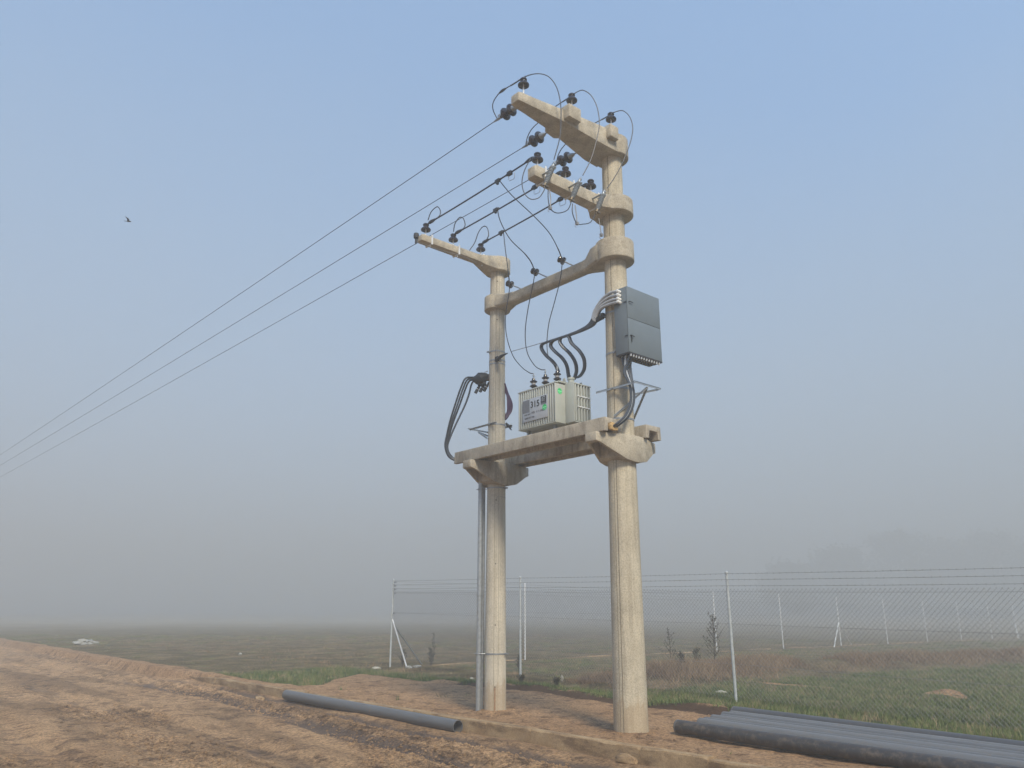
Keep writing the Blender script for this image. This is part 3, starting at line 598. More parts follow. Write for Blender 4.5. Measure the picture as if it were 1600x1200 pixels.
def band(ax, tab, z, w=.03, out=.006, lug=None, n=36):
    cx, cy = ax(z); r = rad(tab, z)
    mb = MB().lathe([(r-.01, z-w/2), (r+out, z-w/2), (r+out, z+w/2), (r-.01, z+w/2)], (cx, cy, 0), n=n, cap=False)
    mb.f += []
    if lug is not None:
        u = Vector((cos(lug), sin(lug), 0)); t = Vector((-sin(lug), cos(lug), 0)); c = Vector((cx, cy, z))+u*(r+.03)
        mb.obox(c+t*.012, u*.03, t*.004, Vector((0, 0, w*.5))); mb.obox(c-t*.012, u*.03, t*.004, Vector((0, 0, w*.5)))
        mb.cyl(c-t*.05, c+t*.05, .007, n=8)
    return mb
TOCAM_N = atan2(9.02, -7.78); TOCAM_F = atan2(9.02, -10.78)

P = Thing('concrete_pole', 'thick tall concrete pole standing nearest, carrying the grey cabinet and two crossarms', 'concrete pole', (0, 0, 0))
sh = P.part('shaft', shaft(MB(), axN, RN), 'pole_concrete')
P.part('seam', merge(strip(axN, RN, TOCAM_N-.42, 0, 9.2, wob=.004), strip(axN, RN, TOCAM_N-.62, 0, 4.2, .004, .002, wob=.006)), 'seam', under=sh)
P.part('bolt_hole', merge(*[MB().cyl(Vector((*axN(z), z))+Vector((cos(TOCAM_N-.55), sin(TOCAM_N-.55), 0))*(rad(RN, z)-.01), Vector((*axN(z), z))+Vector((cos(TOCAM_N-.55), sin(TOCAM_N-.55), 0))*(rad(RN, z)+.004), .012) for z in (5.62,)]), 'dark_hole', under=sh)
# tapering top arm
c0 = axN(9.4); mb = ring_mb(c0, .29, 9.20, 9.575)
st = [(0, -.29, .285, 9.20, 9.572), (.35, -.275, .27, 9.202, 9.56), (.55, -.26, .24, 9.215, 9.55), (.95, -.225, .19, 9.255, 9.53), (1.35, -.185, .15, 9.30, 9.515), (1.9, -.12, .11, 9.32, 9.495), (2.14, -.10, .10, 9.325, 9.49), (2.19, -.085, .085, 9.335, 9.48)]
mb.loft([[(c0[0]*0-.01+a, t+c0[1]*0, z0), (-.01+b_, t, z0), (-.01+b_, t, z1), (-.01+a, t, z1)] for t, a, b_, z0, z1 in st])
ta = P.part('top_crossarm', mb, 'cast_concrete', bevel=.012)
P.part('insulator_block', MB().box((-.335, 1.02, 9.33), (-.13, 1.30, 9.575)), 'cast_concrete', bevel=.015, under=ta)
P.part('insulator_block', MB().box((-.385, .15, 9.36), (-.20, .36, 9.60)), 'cast_concrete', bevel=.015, under=ta)
P.part('insulator_block', MB().prism([(.13, 1.0, 9.27), (.13, 1.36, 9.30), (.13, 1.36, 9.49), (.13, 1.0, 9.50)], [(.26, 1.08, 9.30), (.24, 1.30, 9.32), (.24, 1.30, 9.47), (.26, 1.08, 9.48)]), 'cast_concrete', bevel=.012, under=ta)
# lower arm
c1 = axN(8.2); mb = ring_mb(c1, .335, 8.09, 8.375)
st = [(.05, -.27, .27, 8.09, 8.37), (.25, -.24, .25, 8.095, 8.36), (.36, -.14, .17, 8.12, 8.345), (.46, -.105, .11, 8.13, 8.34), (1.80, -.095, .095, 8.135, 8.335), (1.84, -.08, .08, 8.15, 8.32)]
mb.loft([[(a, t, z0), (b_, t, z0), (b_, t, z1), (a, t, z1)] for t, a, b_, z0, z1 in st])
P.part('lower_crossarm', mb, 'cast_concrete', bevel=.012)
for z, l in ((6.32, None), (5.62, TOCAM_N-.2), (4.53, TOCAM_N-1.4), (5.02, None)):
    P.part('steel_band', band(axN, RN, z, .028, lug=l), 'galvanised_dull')
def corbel(cx, cy, w=.285, r=.295):
    # arms hollowed out underneath: two cheeks and a top slab
    def q(t, a, b_, z0, z1, hol):
        k = .045; zi = z1-.06 if hol else z0+.001
        return [(cx+x, cy+t, z) for x, z in ((a, z0), (a+k, z0), (a+k+.008, zi), (b_-k-.008, zi), (b_-k, z0), (b_, z0), (b_, z1), (a, z1))]
    return MB().loft([q(.70, -.11, .11, 4.115, 4.245, 0), q(.625, -.125, .125, 4.095, 4.247, 0), q(.615, -.127, .127, 4.090, 4.247, 1), q(.30, -w*.84, w*.84, 3.92, 4.249, 1), q(.29, -w*.85, w*.85, 3.915, 4.249, 0), q(.22, -w*.92, w*.92, 3.875, 4.249, 0), q(.05, -w, w, 3.84, 4.25, 0), q(-.10, -w, w, 3.84, 4.25, 0),
                  q(-.30, -w*.86, w*.86, 3.88, 4.249, 0), q(-.62, -.125, .125, 4.06, 4.247, 0), q(-.70, -.11, .11, 4.09, 4.245, 0)])
P.part('corbel', corbel(*axN(4.1)), 'cast_concrete', bevel=.007, label='pale weathered corbel carrying the near end of the platform')

Q = Thing('concrete_pole', 'slimmer shorter concrete pole standing behind, beside the galvanised conduits', 'concrete pole', (3, 0, 0))
sh = Q.part('shaft', shaft(MB(), axF, RF), 'pole_concrete_far')
Q.part('seam', merge(strip(axF, RF, TOCAM_F-.16, 0, 8.1, .004, .002, wob=.006), strip(axF, RF, TOCAM_F+.27, .6, 8.1, .003, .0015, wob=.006)), 'seam', under=sh)
for z in (.42, 1.42, 2.45, 3.57, 7.05, 7.86):
    u = Vector((cos(TOCAM_F-.03), sin(TOCAM_F-.03), 0)); c = Vector((3, 0, z))
    Q.part('climbing_hole', MB().cyl(c+u*(rad(RF, z)-.01), c+u*(rad(RF, z)+.003), .011), 'dark_hole', under=sh)
Q.part('rust_streak', strip(axF, RF, TOCAM_F-.03, .0, .41, .013, .0012, k=4), 'rust', under=sh)
mb = ring_mb((3, 0), .252, 8.07, 8.365)
st = [(.0, -.235, .235, 8.07, 8.36), (.16, -.20, .20, 8.075, 8.355), (.40, -.125, .125, 8.12, 8.32), (.55, -.09, .09, 8.165, 8.305), (1.84, -.085, .085, 8.17, 8.30), (1.88, -.07, .07, 8.18, 8.29)]
mb.loft([[(3+a, t, z0), (3+b_, t, z0), (3+b_, t, z1), (3+a, t, z1)] for t, a, b_, z0, z1 in st])
Q.part('crossarm', mb, 'cast_concrete', bevel=.011)
for z, l in ((6.42, TOCAM_F-1.2), (6.24, TOCAM_F+.3), (6.17, None), (4.98, TOCAM_F-.9), (3.80, TOCAM_F+1.1), (.945, TOCAM_F+1.1)):
    Q.part('steel_band', band(axF, RF, z, .024, lug=l), 'galvanised_dull')
Q.part('corbel', corbel(3.0, 0, .255, .27), 'beam_concrete', bevel=.007)
u = Vector((cos(TOCAM_F-.05), sin(TOCAM_F-.05), 0)); t = Vector((-sin(TOCAM_F), cos(TOCAM_F), 0))
c = Vector((3, 0, 0))+u*.162
Q.part('wire_tie', MB().tube([c+t*.018+Vector((0, 0, 6.5)), c+t*.018+Vector((0, 0, 6.0)), c-t*.018+Vector((0, 0, 6.0)), c-t*.018+Vector((0, 0, 6.5))], .004, 5), 'old_wire')
Q.part('wire_tie', MB().tube([Vector((3, 0, 3.63))+Vector((cos(TOCAM_F+a), sin(TOCAM_F+a), 0))*.172 for a in (1.5, 1.1, .7, .35, .1)]+[Vector((3, 0, 3.58))+u*.172], .004, 5), 'old_wire')

# tie beam between the poles
def octo(s, y, z, w, h, ch=.3):
    return [(s, y-w, z-h*(1-ch)), (s, y-w*(1-ch), z-h), (s, y+w*(1-ch), z-h), (s, y+w, z-h*(1-ch)), (s, y+w, z+h*(1-ch)), (s, y+w*(1-ch), z+h), (s, y-w*(1-ch), z+h), (s, y-w, z+h*(1-ch))]
B = Thing('tie_beam', 'horizontal concrete tie beam with ring ends linking the two poles high up', 'concrete beam', (1.5, 0, 7.27))
mb = merge(ring_mb(axN(7.4), .32, 7.245, 7.60), ring_mb((3, 0), .255, 7.27, 7.56))
mb.loft([octo(.05, 0, 7.42, .27, .172, .15), octo(.30, 0, 7.415, .22, .165, .2), octo(.52, 0, 7.385, .115, .118, .3), octo(.62, 0, 7.385, .098, .108), octo(2.38, 0, 7.39, .098, .108), octo(2.55, 0, 7.40, .12, .115, .3), octo(2.78, 0, 7.41, .19, .13, .2), octo(2.95, 0, 7.415, .225, .14, .15)])
B.part('beam', mb, 'cast_concrete', bevel=.010)

# two channel beams carrying the transformer
def channel(y0, y1, s0, s1, z0=4.25, z1=4.462):
    w = (y1-y0); ins = .095
    pr = [(y0, z0), (y0+ins*.85, z0), (y0+ins, z0+.125), (y1-ins, z0+.125), (y1-ins*.85, z0), (y1, z0), (y1-.012, z1-.055), (y1-.012, z1), (y0+.012, z1), (y0+.012, z1-.055)]
    return MB().loft([[(s, y, z) for y, z in pr] for s in (s0, s1)])
single('platform_beam', 'long concrete channel beam on the road side of the platform, under the transformer front', 'concrete beam', (1.6, .43, 4.25), channel(.245, .625, -.25, 3.48), 'beam_concrete', 'platform beams', bevel=.008)
single('platform_beam', 'concrete channel beam on the field side of the platform, its open end showing past the thick pole', 'concrete beam', (1.6, -.43, 4.25), channel(-.625, -.245, -.33, 3.40), 'beam_concrete', 'platform beams', bevel=.008)
single('sealing_foam', 'lump of yellow sealing foam in the open end of the road side platform beam', 'sealing foam', (-.26, .45, 4.27), MB().obox((-.262, .47, 4.315), (.03, .004, 0), (.008, .05, .01), (0, .006, .045)).obox((-.275, .405, 4.30), (.028, .004, 0), (0, .03, 0), (0, 0, .032)).obox((-.262, .44, 4.37), (.02, 0, 0), (0, .05, .008), (0, 0, .02)), 'tape_yellow', bevel=.012)

# ------------------------------------------------------------------ insulators
def pin_insulator(c, pin, bell_h=.165, label='', group='pin insulators on the crossarms'):
    c = Vector(c); T = Thing('pin_insulator', label, 'insulator', c, group)
    T.part('pin', MB().cyl(c-Vector((0, 0, .03)), c+Vector((0, 0, pin+.05)), .011, n=8).lathe([(.02, 0), (.02, .014)], c, n=6), 'white_metal')
    z = pin; h = bell_h/.165
    T.part('porcelain', MB().lathe([(.03, z+.035), (.058, z+.014), (.080, z), (.090, z+.006), (.093, z+.022), (.086, z+.040*h), (.066, z+.062*h), (.052, z+.080*h), (.042, z+.090*h), (.042, z+.102*h), (.056, z+.110*h), (.057, z+.128*h), (.046, z+.140*h), (.02, z+.144*h)], c, n=28), 'porcelain')
    return T
PINS = [((-.01, 2.0, 9.495), .225, 'black pin insulator on the very tip of the topmost crossarm'),
        ((-.225, 1.12, 9.575), .165, 'black pin insulator on the middle block of the topmost crossarm'),
        ((-.285, .22, 9.60), .165, 'black pin insulator on the topmost crossarm right above the thick pole'),
        ((0, 1.70, 8.335), .15, 'black pin insulator at the outer tip of the lower crossarm of the thick pole'),
        ((0, 1.075, 8.337), .15, 'middle black pin insulator on the lower crossarm of the thick pole'),
        ((0, .475, 8.34), .15, 'black pin insulator on the lower crossarm beside the thick pole'),
        ((3, 1.745, 8.30), .13, 'black pin insulator at the outer tip of the slim pole crossarm'),
        ((3, 1.11, 8.303), .13, 'middle black pin insulator on the slim pole crossarm'),
        ((3, .435, 8.32), .13, 'black pin insulator on the slim pole crossarm next to its pole')]
for c, p_, l in PINS: pin_insulator(c, p_, label=l)
# strain insulators holding the three line conductors
def strain(c, d, label):
    c = Vector(c); d = Vector(d).normalized()
    T = Thing('strain_insulator', label, 'insulator', c, 'strain insulators under the top crossarm')
    T.part('fitting', MB().cyl(c-d*.03, c+d*.20, .014, n=8).lathe([(.012, .08), (.026, .10), (.05, .17), (.055, .20), (.03, .215)], c, d, 16), 'galvanised_dull')
    for o_ in (.20, .345):
        T.part('disc', MB().lathe([(.045, -.02), (.052, 0), (.098, .012), (.106, .028), (.104, .045), (.085, .060), (.080, .052), (.066, .072), (.058, .06), (.04, .085), (.03, .12), (.026, .145)], c+d*o_, d, 26), 'porcelain')
    e = c+d*.49
    T.part('clamp', MB().lathe([(.016, -.03), (.022, 0), (.024, .06), (.016, .13), (.007, .2)], e, d, 10).obox(e+d*.03+Vector((0, 0, .035)), d*.035, Vector((0, .012, 0)), Vector((0, 0, .03))), 'galvanised_dull')
    return e+d*.17
DIRC = Vector((1, .038, -.012))
E1 = strain((.08, 1.965, 9.47), DIRC, 'black two disc strain insulator hung from the tip of the top crossarm')
E2 = strain((.24, 1.20, 9.38), DIRC, 'black two disc strain insulator at the middle of the top crossarm')
E3 = strain((.25, .50, 9.29), DIRC, 'black two disc strain insulator on the top crossarm closest to the thick pole')
# post insulators on the tie beam, leaning to the road
for (b0, h0, l) in (((.82, .05, 7.46), (1.0, .215, 7.60), 'dark post insulator on the tie beam nearest the thick pole'),
                    ((1.47, .05, 7.46), (1.70, .215, 7.62), 'middle dark post insulator on the tie beam'),
                    ((2.18, .05, 7.46), (2.40, .215, 7.605), 'dark post insulator on the tie beam nearest the slim pole')):
    b0, h0 = Vector(b0), Vector(h0); d = (h0-b0).normalized()
    T = Thing('post_insulator', l, 'insulator', b0, 'post insulators on the tie beam')
    T.part('bracket', MB().cyl(b0-d*.03, h0, .012, n=8), 'galvanised_dull')
    T.part('porcelain', MB().lathe([(.03, -.075), (.066, -.07), (.074, -.045), (.066, -.022), (.046, -.012), (.044, 0), (.060, .01), (.062, .035), (.045, .055), (.02, .06)], h0, d, 22), 'porcelain')
    T.part('wire_tie', MB().lathe([(.048, -.012), (.052, -.008), (.048, -.002)], h0, d, 18, cap=False), 'old_wire')
# surge arresters in front of the lower crossarm
for t0, b0, l in (((-.30, 1.64, 8.31), (-.30, 1.83, 7.88), 'grey ribbed surge arrester nearest the tip of the lower crossarm'),
                  ((-.30, 1.06, 8.26), (-.30, 1.26, 7.85), 'middle grey ribbed surge arrester on the lower crossarm'),
                  ((-.32, .52, 8.24), (-.32, .70, 7.84), 'grey ribbed surge arrester in front of the thick pole')):
    t0, b0 = Vector(t0), Vector(b0); d = (t0-b0).normalized(); Ln = (t0-b0).length
    T = Thing('surge_arrester', l, 'surge arrester', b0, 'surge arresters on the lower crossarm')
    prof = [(.026, .03)]
    for i in range(11):
        z = .04+(Ln-.09)*i/11; prof += [(.026, z), (.046 if i % 2 else .041, z+.007), (.044 if i % 2 else .039, z+.013), (.026, z+.021)]
    prof.append((.026, Ln-.04))
    T.part('ribbed_body', MB().lathe(prof, b0, d, 18), 'arrester_grey')
    T.part('top_terminal', MB().cyl(t0-d*.05, t0+d*.03, .020, n=10).cyl(t0, t0+d*.07, .008, n=8).obox(t0+d*.01, (.03, 0, 0), (0, .016, 0), (0, 0, .010)), 'galvanised')
    T.part('bottom_terminal', MB().cyl(b0-d*.03, b0+d*.04, .024, n=10).cyl(b0-d*.07, b0, .011, n=8).obox(b0-d*.02+Vector((0, -.035, 0)), (.02, 0, 0), (0, .035, 0), (0, 0, .016)), 'brass')
    m_ = (t0+b0)/2
    T.part('bracket', MB().obox(Vector((-.20, m_.y-.05, 8.20)), (.11, 0, 0), (0, .018, 0), (0, 0, .006)).obox(t0+Vector((.09, -.05, -.02)), (.09, 0, 0), (0, .014, 0), (0, 0, .006)).cyl(t0+Vector((.05, -.09, -.02)), t0+Vector((.05, .02, -.02)), .012, n=8), 'galvanised')
# flat steel straps round the arms
k = 0
for arm, s, z0, z1, w, ys in (('lower crossarm of the thick pole', 0., 8.13, 8.34, .102, (1.62, .99, .40)), ('slim pole crossarm', 3., 8.165, 8.305, .092, (1.66, 1.03, .43))):
    for y, wh in zip(ys, ('nearest the tip of the', 'in the middle of the', 'closest to the pole on the')):
        mb = MB().box((s-w-.006, y-.018, z0-.02), (s-w, y+.018, z1+.035)).box((s+w, y-.018, z0-.02), (s+w+.006, y+.018, z1+.035)).box((s-w, y-.018, z0-.012), (s+w, y+.018, z0-.006)).box((s-w, y-.018, z1+.004), (s+w, y+.018, z1+.010))
        mb.cyl((s-w*.4, y, z0-.055), (s-w*.4, y, z0-.01), .013, n=8)
        single('steel_strap', f'pale steel strap {wh} {arm}', 'strap', (s, y, z0), mb, 'white_metal', 'straps round the crossarms')
single('tip_fitting', 'small dark lump shaped fitting hung on the tip of the slim pole crossarm', 'fitting', (3.06, 1.9, 8.24),
       MB().lathe([(.02, 0), (.048, .01), (.052, .06), (.045, .10), (.02, .115)], (3.07, 1.905, 8.245), n=14).cyl((3.07, 1.905, 8.15), (3.07, 1.905, 8.245), .022, n=8), 'rubber_dark')
# ------------------------------------------------------------------ transformer
def text_mb(s, size, org, ux, uy, depth=.0015):
    """flat lettering as mesh: org lower left corner, ux / uy unit directions of the writing"""
    cu = bpy.data.curves.new('t', 'FONT'); cu.body = s; cu.size = size; cu.offset = size*.022; cu.resolution_u = 3
    ob = bpy.data.objects.new('t', cu); COL.objects.link(ob)
    me = bpy.data.meshes.new_from_object(ob.evaluated_get(bpy.context.evaluated_depsgraph_get()))
    org, ux, uy = Vector(org), Vector(ux), Vector(uy)
    mb = MB(); mb.add([org+ux*v.co.x+uy*v.co.y for v in me.vertices], [tuple(p.vertices) for p in me.polygons])
    bpy.data.objects.remove(ob); bpy.data.curves.remove(cu); bpy.data.meshes.remove(me)
    return mb
T = Thing('transformer', 'pale grey green oil transformer with cooling fins and a 315 plate, on the platform', 'transformer', (1.45, 0, 4.462))
T.part('tank', MB().box((.99, -.24, 4.66), (1.91, .21, 5.315)).box((1.0, -.2, 4.62), (1.9, .2, 4.66)), 'tank_paint', bevel=.008)
for y in (-.30, .30):
    T.part('skid', MB().box((1.05, y-.045, 4.462), (1.86, y+.045, 4.53)).box((1.1, y-.03, 4.53), (1.14, y+.03, 4.64)).box((1.76, y-.03, 4.53), (1.80, y+.03, 4.64)), 'galvanised_dull', bevel=.004)
# lid with a folded rim and lifting lugs
lid = MB().box((.955, -.27, 5.318), (1.95, .37, 5.338))
T.part('lid', lid.box((.955, -.27, 5.3385), (1.95, .37, 5.346)), 'tank_paint', bevel=.004)
for x, y in ((.99, .2), (1.89, .2), (.99, -.2), (1.89, -.2)):
    T.part('lifting_lug', MB().prism([(x-.045, y, 5.346), (x+.045, y, 5.346), (x+.02, y, 5.415), (x-.02, y, 5.415)], [(x-.045, y+.012, 5.346), (x+.045, y+.012, 5.346), (x+.02, y+.012, 5.415), (x-.02, y+.012, 5.415)]), 'tank_paint')
# cooling fins: front bank, back bank, end banks
def fins(xs, y0, y1, z0=4.645, z1=5.295, th=.0135):
    mb = MB()
    for x in xs: mb.box((x-th, y0, z0), (x+th, y1, z1))
    return mb
fx = [.985+.0555*i for i in range(17)]
T.part('front_fins', fins(fx[1:], .21, .44), 'fin_paint', bevel=.003)
T.part('front_fin_panel', MB().box((.972, .205, 4.632), (.992, .445, 5.325)).box((.972, .20, 5.29), (1.90, .445, 5.312)).box((.972, .20, 4.628), (1.90, .44, 4.640)), 'tank_paint', bevel=.004)
T.part('front_rods', MB().cyl((.98, .425, 5.17), (1.89, .425, 5.17), .006, n=6).cyl((.98, .425, 4.72), (1.89, .425, 4.72), .006, n=6), 'fin_paint')
T.part('back_fins', fins(fx[1:], -.34, -.24), 'fin_paint', bevel=.003)
mb = MB()
for y in [.155-.068*i for i in range(6)]: mb.box((.775, y-.012, 4.66), (.99, y+.012, 5.285))
T.part('end_fins', mb, 'fin_paint', bevel=.003)
T.part('end_fin_panel', MB().box((.77, .188, 4.635), (.992, .204, 5.322)).box((.77, -.21, 5.285), (.992, .188, 5.305)).box((.77, -.21, 4.632), (.992, .188, 4.645)), 'tank_paint', bevel=.004)
for z in (5.075, 4.895): T.part('fin_bar', MB().box((.762, -.17, z), (.772, .13, z+.017)), 'white_metal')
mb = MB()
for y in [.14-.06*i for i in range(6)]: mb.box((1.91, y-.008, 4.66), (2.02, y+.008, 5.285))
T.part('far_end_fins', mb, 'fin_paint', bevel=.003)
# plate: read from the road, so its writing runs towards -X
ux, uz = Vector((-1, 0, 0)), Vector((0, 0, 1))
pl = T.part('nameplate', MB().box((1.145, .4465, 4.745), (1.775, .4515, 5.135)), 'nameplate', bevel=.002)
def on_plate(u, z, y=.4545): return (1.775-u, y, 4.745+z)
T.part('dark_panel', MB().box(on_plate(.012, .155, .4525), on_plate(.185, .375, .4545)), 'plate_dark', under=pl)
T.part('number', text_mb('315', .155, on_plate(.205, .225), ux, uz), 'ink', under=pl)
# rows of lettering too small to read in the photograph: broken strokes
mb = MB()
def scribble(u0, u1, z, h):
    u = u0
    while u < u1:
        w = random.uniform(.006, .014); 
        if random.random() < .82:
            mb.box(on_plate(u, z, .4515), on_plate(u+w*.35, z+h, .4535))
            k = random.random()
            mb.box(on_plate(u+w*.35, z+h*(.8 if k < .5 else .4), .4515), on_plate(u+w, z+h*(1. if k < .5 else .6), .4535))
            if k > .35: mb.box(on_plate(u+w*.35, z, .4515), on_plate(u+w, z+h*.2, .4535))
        u += w+.005
for args in ((.235, .40, .12, .03), (.42, .545, .12, .032), (.04, .20, .105, .028), (.05, .30, .045, .03)):
    mb = MB(); scribble(*args); T.part('lettering', mb, 'ink', under=pl)
lg = T.part('emblem', MB().box(on_plate(.465, .235, .4515), on_plate(.60, .375, .4535)), 'ink', under=pl)
T.part('emblem_strip', MB().box(on_plate(.475, .232, .4540), on_plate(.59, .258, .4550)).box(on_plate(.475, .262, .4540), on_plate(.59, .268, .4550)), 'plate_dark', under=pl)
mb = MB(); a = lambda u, z: Vector(on_plate(u, z, .4545))
for (u0, z0), (u1, z1), w in (((.500, .285), (.500, .345), .012), ((.500, .350), (.540, .362), .011), ((.545, .362), (.575, .345), .011), ((.515, .33), (.572, .33), .006), ((.515, .312), (.572, .312), .006), ((.515, .292), (.572, .292), .006)):
    d = (a(u1, z1)-a(u0, z0)); mb.obox((a(u0, z0)+a(u1, z1))/2, d/2, Vector((0, .0008, 0)), d.normalized().cross(Vector((0, 1, 0)))*w/2)
T.part('emblem_figure', mb, 'nameplate', under=pl)
def sticker(c, nrm, upv, r):
    c, nrm, upv = Vector(c), Vector(nrm), Vector(upv); s = nrm.cross(upv)
    t = T.part('round_sticker', MB().lathe([(r, 0), (r, .0015)], c, nrm, 28), 'sticker_green')
    T.part('sticker_stripe', MB().obox(c+nrm*.002, s*r*.88, upv*r*.22, nrm*.0006).obox(c+nrm*.002-upv*r*.62, s*r*.55, upv*r*.12, nrm*.0006), 'sticker_pale', under=t)
sticker((1.775-.555, .452, 4.745+.175), (0, 1, 0), (0, 0, 1), .052)
sticker((.972, .335, 5.165), (-1, 0, 0), (0, 0, 1), .052)
for x in (1.68, 1.38, 1.09):
    c = (x, .27, 5.346)
    bu = T.part('bushing', MB().lathe([(.05, 0), (.05, .014), (.034, .02), (.032, .045), (.058, .056), (.068, .068), (.060, .080), (.036, .088), (.034, .130), (.056, .140), (.067, .152), (.056, .164), (.034, .172), (.030, .20), (.024, .215), (.012, .222)], c, n=24), 'porcelain')
    T.part('bushing_collar', MB().lathe([(.0350, .092), (.0375, .096), (.0375, .124), (.0350, .128)], c, n=20, cap=False), 'porcelain_light', under=bu)
    T.part('bushing_terminal', MB().cyl((x, .27, 5.56), (x, .27, 5.65), .009, n=8).lathe([(.017, .25), (.017, .268)], c, n=8), 'galvanised', under=bu)
T.part('oil_filler', MB().lathe([(.055, 0), (.055, .09), (.066, .092), (.066, .125), (.05, .13)], (1.03, -.0, 5.346), n=22), 'tank_paint')
for x in (1.41, 1.16):
    T.part('low_voltage_terminal', MB().lathe([(.035, 0), (.035, .05), (.02, .06), (.02, .15)], (x, -.10, 5.346), n=14).obox((x, -.10, 5.52), (.022, 0, 0), (0, .006, 0), (0, 0, .05)), 'porcelain')

# ------------------------------------------------------------------ cabinet on the near pole
K = Thing('control_cabinet', 'grey steel control cabinet with two doors hung on the thick concrete pole', 'control cabinet', (-.31, -.195, 5.52))
K.part('case', MB().box((-.435, -.60, 5.53), (-.175, .21, 6.63)).box((-.20, -.55, 5.7), (-.15, .10, 5.74)).box((-.20, -.55, 6.4), (-.15, .10, 6.44)), 'cabinet_paint', bevel=.006)
K.part('gasket', MB().box((-.4375, -.590, 5.54), (-.4352, .200, 6.62)), 'cabinet_line')
for z0, z1 in ((5.530, 6.092), (6.097, 6.630)):
    d = K.part('door', MB().box((-.4525, -.602, z0), (-.438, .212, z1)), 'cabinet_paint', bevel=.004)
    zz = (6.37 if z0 > 6 else 5.80)
    h = [(-.452, .175, zz), (-.475, .175, zz), (-.478, .10, zz-.01)]
    mb = MB().tube(h, .008, 6).box((-.440, .2125, zz-.006), (-.38, .222, zz+.006))
    if z0 < 6: mb.obox((-.468, .155, zz-.05), (.004, 0, 0), (0, .006, 0), (0, 0, .06)).cyl((-.455, .15, zz), (-.472, .15, zz), .014, n=10)
    K.part('handle', mb, 'cabinet_line', under=d)
K.part('base_plate', MB().box((-.452, -.602, 5.508), (-.175, .212, 5.528)), 'cabinet_under')
gl = []
for j in range(3):
    for i in range(12):
        x = -.432+.090*j; y = .155-.063*i
        m_ = 'cable_light' if j == 0 else 'grey_plastic'
        K.part('cable_gland', MB().cyl((x, y, 5.508), (x, y, 5.468 if j == 0 else 5.485), .0165, .015, 10), m_)
for i, z in enumerate((6.565, 6.50, 6.435, 6.38)):
    K.part('side_gland', MB().cyl((-.315, .21, z), (-.305, .285, z+.012), .024, n=12), 'white_plastic')

# ------------------------------------------------------------------ triangular steel brackets
def bar(mb, a, b, w=.015, th=.004):
    a, b = Vector(a), Vector(b); d = (b-a); s = d.normalized().cross(Vector((0, 0, 1)))
    if s.length < 1e-3: s = Vector((1, 0, 0))
    s.normalize(); u = s.cross(d.normalized())
    mb.obox((a+b)/2+u*(w-th), d/2, s*w, u*th); mb.obox((a+b)/2+s*(w-th), d/2, s*th, u*w)
def bracket(label, cx, sgn, z, r, L, zs, yn, yf):
    T = Thing('steel_bracket', label, 'bracket', (cx, 0, z), 'steel brackets on the poles')
    e = cx+sgn*L; k = cx-sgn*(r+.05)
    mb = MB(); bar(mb, (k, yn, z), (e, yn*.85, z+.01)); T.part('side_rail', mb, 'galvanised')
    mb = MB(); bar(mb, (k, yf, z), (e, yf*1.5, z+.01)); T.part('side_rail', mb, 'galvanised')
    mb = MB(); bar(mb, (e, yn*.85+.03, z+.02), (e, yf*1.5-.03, z+.02)); T.part('end_rail', mb, 'galvanised')
    mid = (e, (yn*.85+yf*1.5)/2, z-.01)
    for y in (yn*.9, yf*.9):
        mb = MB(); bar(mb, mid, (cx+sgn*(r*.35), y, zs), .013); T.part('strut', mb, 'galvanised')
    T.part('clamp_bolt', MB().cyl((cx+sgn*(r*.4), yn+.03, z), (cx+sgn*(r*.4), yf-.03, z), .009, n=8), 'galvanised_dull')
    return T
bracket('galvanised steel bracket with struts clamped on the thick pole below the cabinet', -.02, -1, 5.0, .21, .50, 4.56, .235, -.26)
bracket('galvanised steel bracket with struts clamped on the slim pole above the platform', 3.0, 1, 4.98, .16, .62, 4.72, .19, -.19)

# ------------------------------------------------------------------ wires and cables
def wire(name, label, cat, pts, r, mat, group=None, n=6, k=6):
    mb = MB().tube(smooth_path(pts, k), r, n)
    return single(name, label, cat, pts[0], mb, mat, group)
W = WIRES
# three line conductors running off into the fog
for i, (e, y1, z1, l) in enumerate(((E1, 3.40, 9.2, 'line conductor leaving the tip of the top crossarm, leftmost wire against the sky'),
                                    (E2, 2.90, 9.2, 'line conductor leaving the middle of the top crossarm, middle wire against the sky'),
                                    (E3, 2.10, 9.2, 'line conductor leaving the top crossarm beside the thick pole, lowest wire against the sky'))):
    x1 = (37.6, 41.5, 42.5)[i]; pts = []
    for q in range(41):
        f = q/40*2.6; x = e.x+(x1-e.x)*f; y = e.y+(y1-e.y)*f
        zz = e.z+(z1-e.z)*f-.10*4*(f/2.)*(1-f/2.)*1.2
        pts.append(Vector((x, y, zz)))
    single('line_conductor', l, 'overhead wire', tuple(e), MB().tube(pts, .0065, 6), 'fog_wire', 'line conductors of the overhead line')
for nm, l in (('jump1', 'jumper wire looping over the crossarm tip down to the outer surge arrester'), ('jump2', 'jumper wire looping over the middle block down to the middle surge arrester'), ('jump3', 'jumper wire looping over the thick pole down to its surge arrester')):
    pts = W[nm]; P_ = smooth_path(pts, 6); nn = len(P_)
    mb = MB().tube(P_, .0085, 6)
    i0 = {'jump1': 20, 'jump2': 24, 'jump3': 22}[nm]; ln = 9
    if nm == 'jump1': mb.tube([P_[i0-1], P_[i0+1], P_[i0+3], P_[i0+5]], [.012, .022, .022, .012], 8)
    mb.tube(P_[28:40], .0115, 6)
    single('jumper_wire', l, 'jumper wire', pts[0], mb, 'aluminium_wire', 'jumper wires above the arresters')
